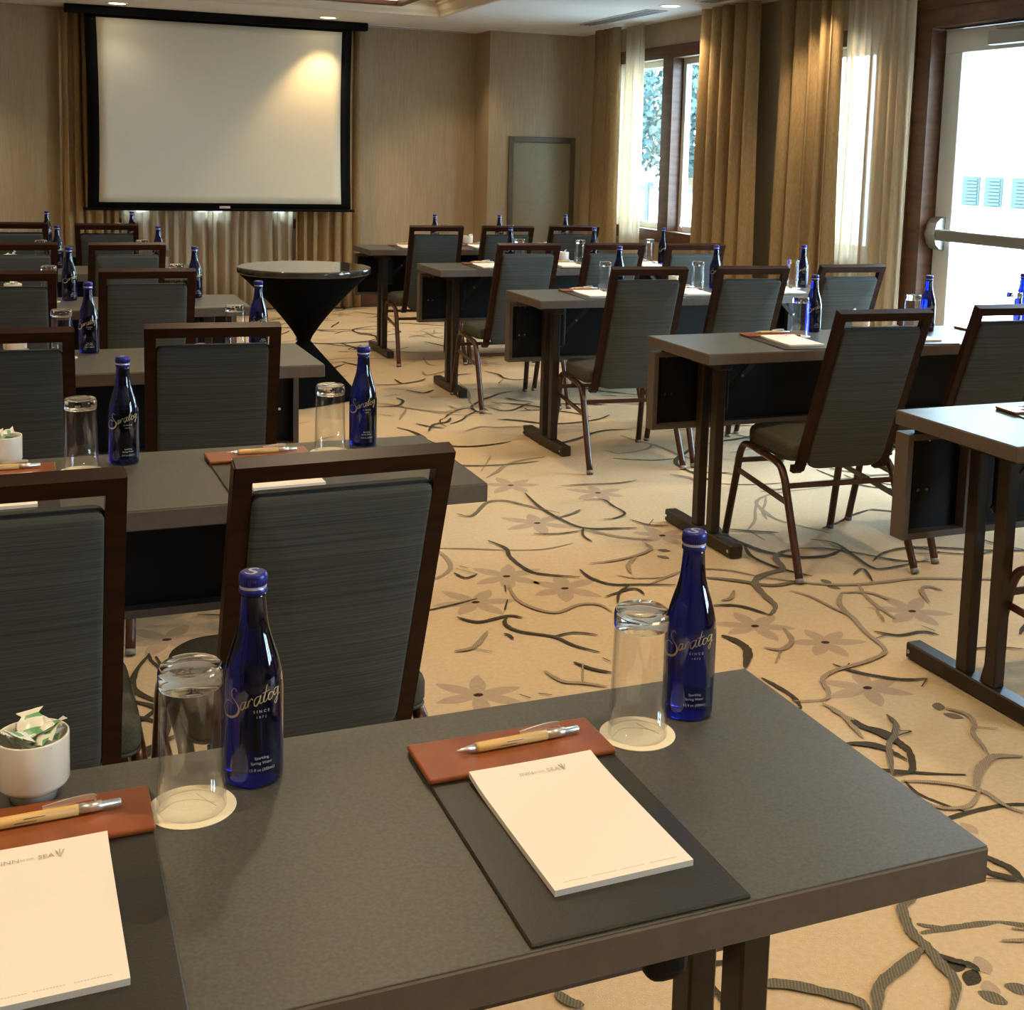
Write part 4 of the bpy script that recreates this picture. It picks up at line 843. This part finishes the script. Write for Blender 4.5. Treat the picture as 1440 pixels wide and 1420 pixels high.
# ------------------------------------------------------------------ light
def spot(x, y, z, p, ang=110, col=(1, .765, .48), blend=.7, size=.04):
    l = bpy.data.lights.new('downlight', 'SPOT'); l.energy = p; l.spot_size = math.radians(ang); l.spot_blend = blend; l.color = col; l.shadow_soft_size = size
    o = bpy.data.objects.new('downlight', l); COL.objects.link(o); o.location = (x, y, z-.02); return o
KW = 1.5
spot(2.14, 4.77, H, 34*KW); spot(.79, 6.30, CZ, 26*KW); spot(.21, 7.17, H, 36*KW, 90, (1, .66, .32), blend=.6); spot(-1.44, 7.13, H, 2.5*KW, 110, (1, .9, .75))
for q in ((2.14, 3.12), (2.14, 1.3), (2.14, -.6), (2.14, -2.6)): spot(q[0], q[1], H, 34*KW)
for y in (3.9, 1.8, -.3, -2.4, -4.4):  # last row is unseen behind the camera, added as front fill
    for x in (.55, -1.3, -3.2): spot(x, y, CZ, 38*KW, 125)
spot(-2.9, 6.9, H, 30*KW); spot(-4.6, 6.0, H, 25*KW); spot(1.35, 7.0, H, 16*KW, 100)
def portal(y0, y1, z0, z1):
    l = bpy.data.lights.new('window_portal', 'AREA'); l.shape = 'RECTANGLE'; l.size = z1-z0; l.size_y = y1-y0; l.cycles.is_portal = True
    o = bpy.data.objects.new('window_portal', l); COL.objects.link(o); o.location = (XR0+.17, (y0+y1)/2, (z0+z1)/2); o.rotation_euler = (0, PI/2, 0)
for q in (W1, W2, (.55, 2.42, .1, 2.15), WFILL): portal(*q)
l = bpy.data.lights.new('sun', 'SUN'); l.energy = 9; l.angle = .01; l.color = (1, .96, .9); o = bpy.data.objects.new('sun', l); COL.objects.link(o)
o.rotation_euler = (math.radians(48), 0, math.radians(-70))
wd = bpy.data.worlds.new('World'); bpy.context.scene.world = wd; wd.use_nodes = True
nt = wd.node_tree; bg = nt.nodes['Background']; tc = nt.nodes.new('ShaderNodeTexCoord'); sp = nt.nodes.new('ShaderNodeSeparateXYZ'); cr = nt.nodes.new('ShaderNodeValToRGB')
nt.links.new(tc.outputs['Generated'], sp.inputs[0]); nt.links.new(sp.outputs[2], cr.inputs[0]); nt.links.new(cr.outputs[0], bg.inputs[0])
cr.color_ramp.elements[0].color = (.64, .84, 1, 1); cr.color_ramp.elements[1].color = (.45, .70, 1, 1); bg.inputs[1].default_value = 27.0

# ------------------------------------------------------------------ camera
f_px, cx, cy, yaw, pitch, roll = 1768.112, 766.898, 445.900, 0.39487, 0.12817, 0.02711
CP = (-2.1504, -3.3647, 1.4068)
cam = bpy.data.cameras.new('camera'); co = bpy.data.objects.new('camera', cam); COL.objects.link(co)
cam.sensor_fit = 'HORIZONTAL'; cam.sensor_width = 36; cam.lens = f_px/1440*36
cam.shift_x = (720-cx)/1440; cam.shift_y = (cy-710)/1440; cam.clip_end = 200; cam.clip_start = .05
fw = Vector((math.sin(yaw)*math.cos(pitch), math.cos(yaw)*math.cos(pitch), -math.sin(pitch))); rt = Vector((math.cos(yaw), -math.sin(yaw), 0)); up = rt.cross(fw)
r2 = rt*math.cos(roll)+up*math.sin(roll); u2 = up*math.cos(roll)-rt*math.sin(roll)
co.matrix_world = Matrix(((r2.x, u2.x, -fw.x, CP[0]), (r2.y, u2.y, -fw.y, CP[1]), (r2.z, u2.z, -fw.z, CP[2]), (0, 0, 0, 1)))
sc = bpy.context.scene; sc.camera = co
sc.view_settings.view_transform = 'Standard'; sc.view_settings.look = 'None'; sc.view_settings.gamma = 1; sc.view_settings.use_curve_mapping = False
sc.view_settings.exposure = 0.27
sc.cycles.use_denoising = True; sc.cycles.max_bounces = 12; sc.cycles.transparent_max_bounces = 24; sc.cycles.transmission_bounces = 12
sc.cycles.sample_clamp_indirect = 6; sc.cycles.use_adaptive_sampling = True
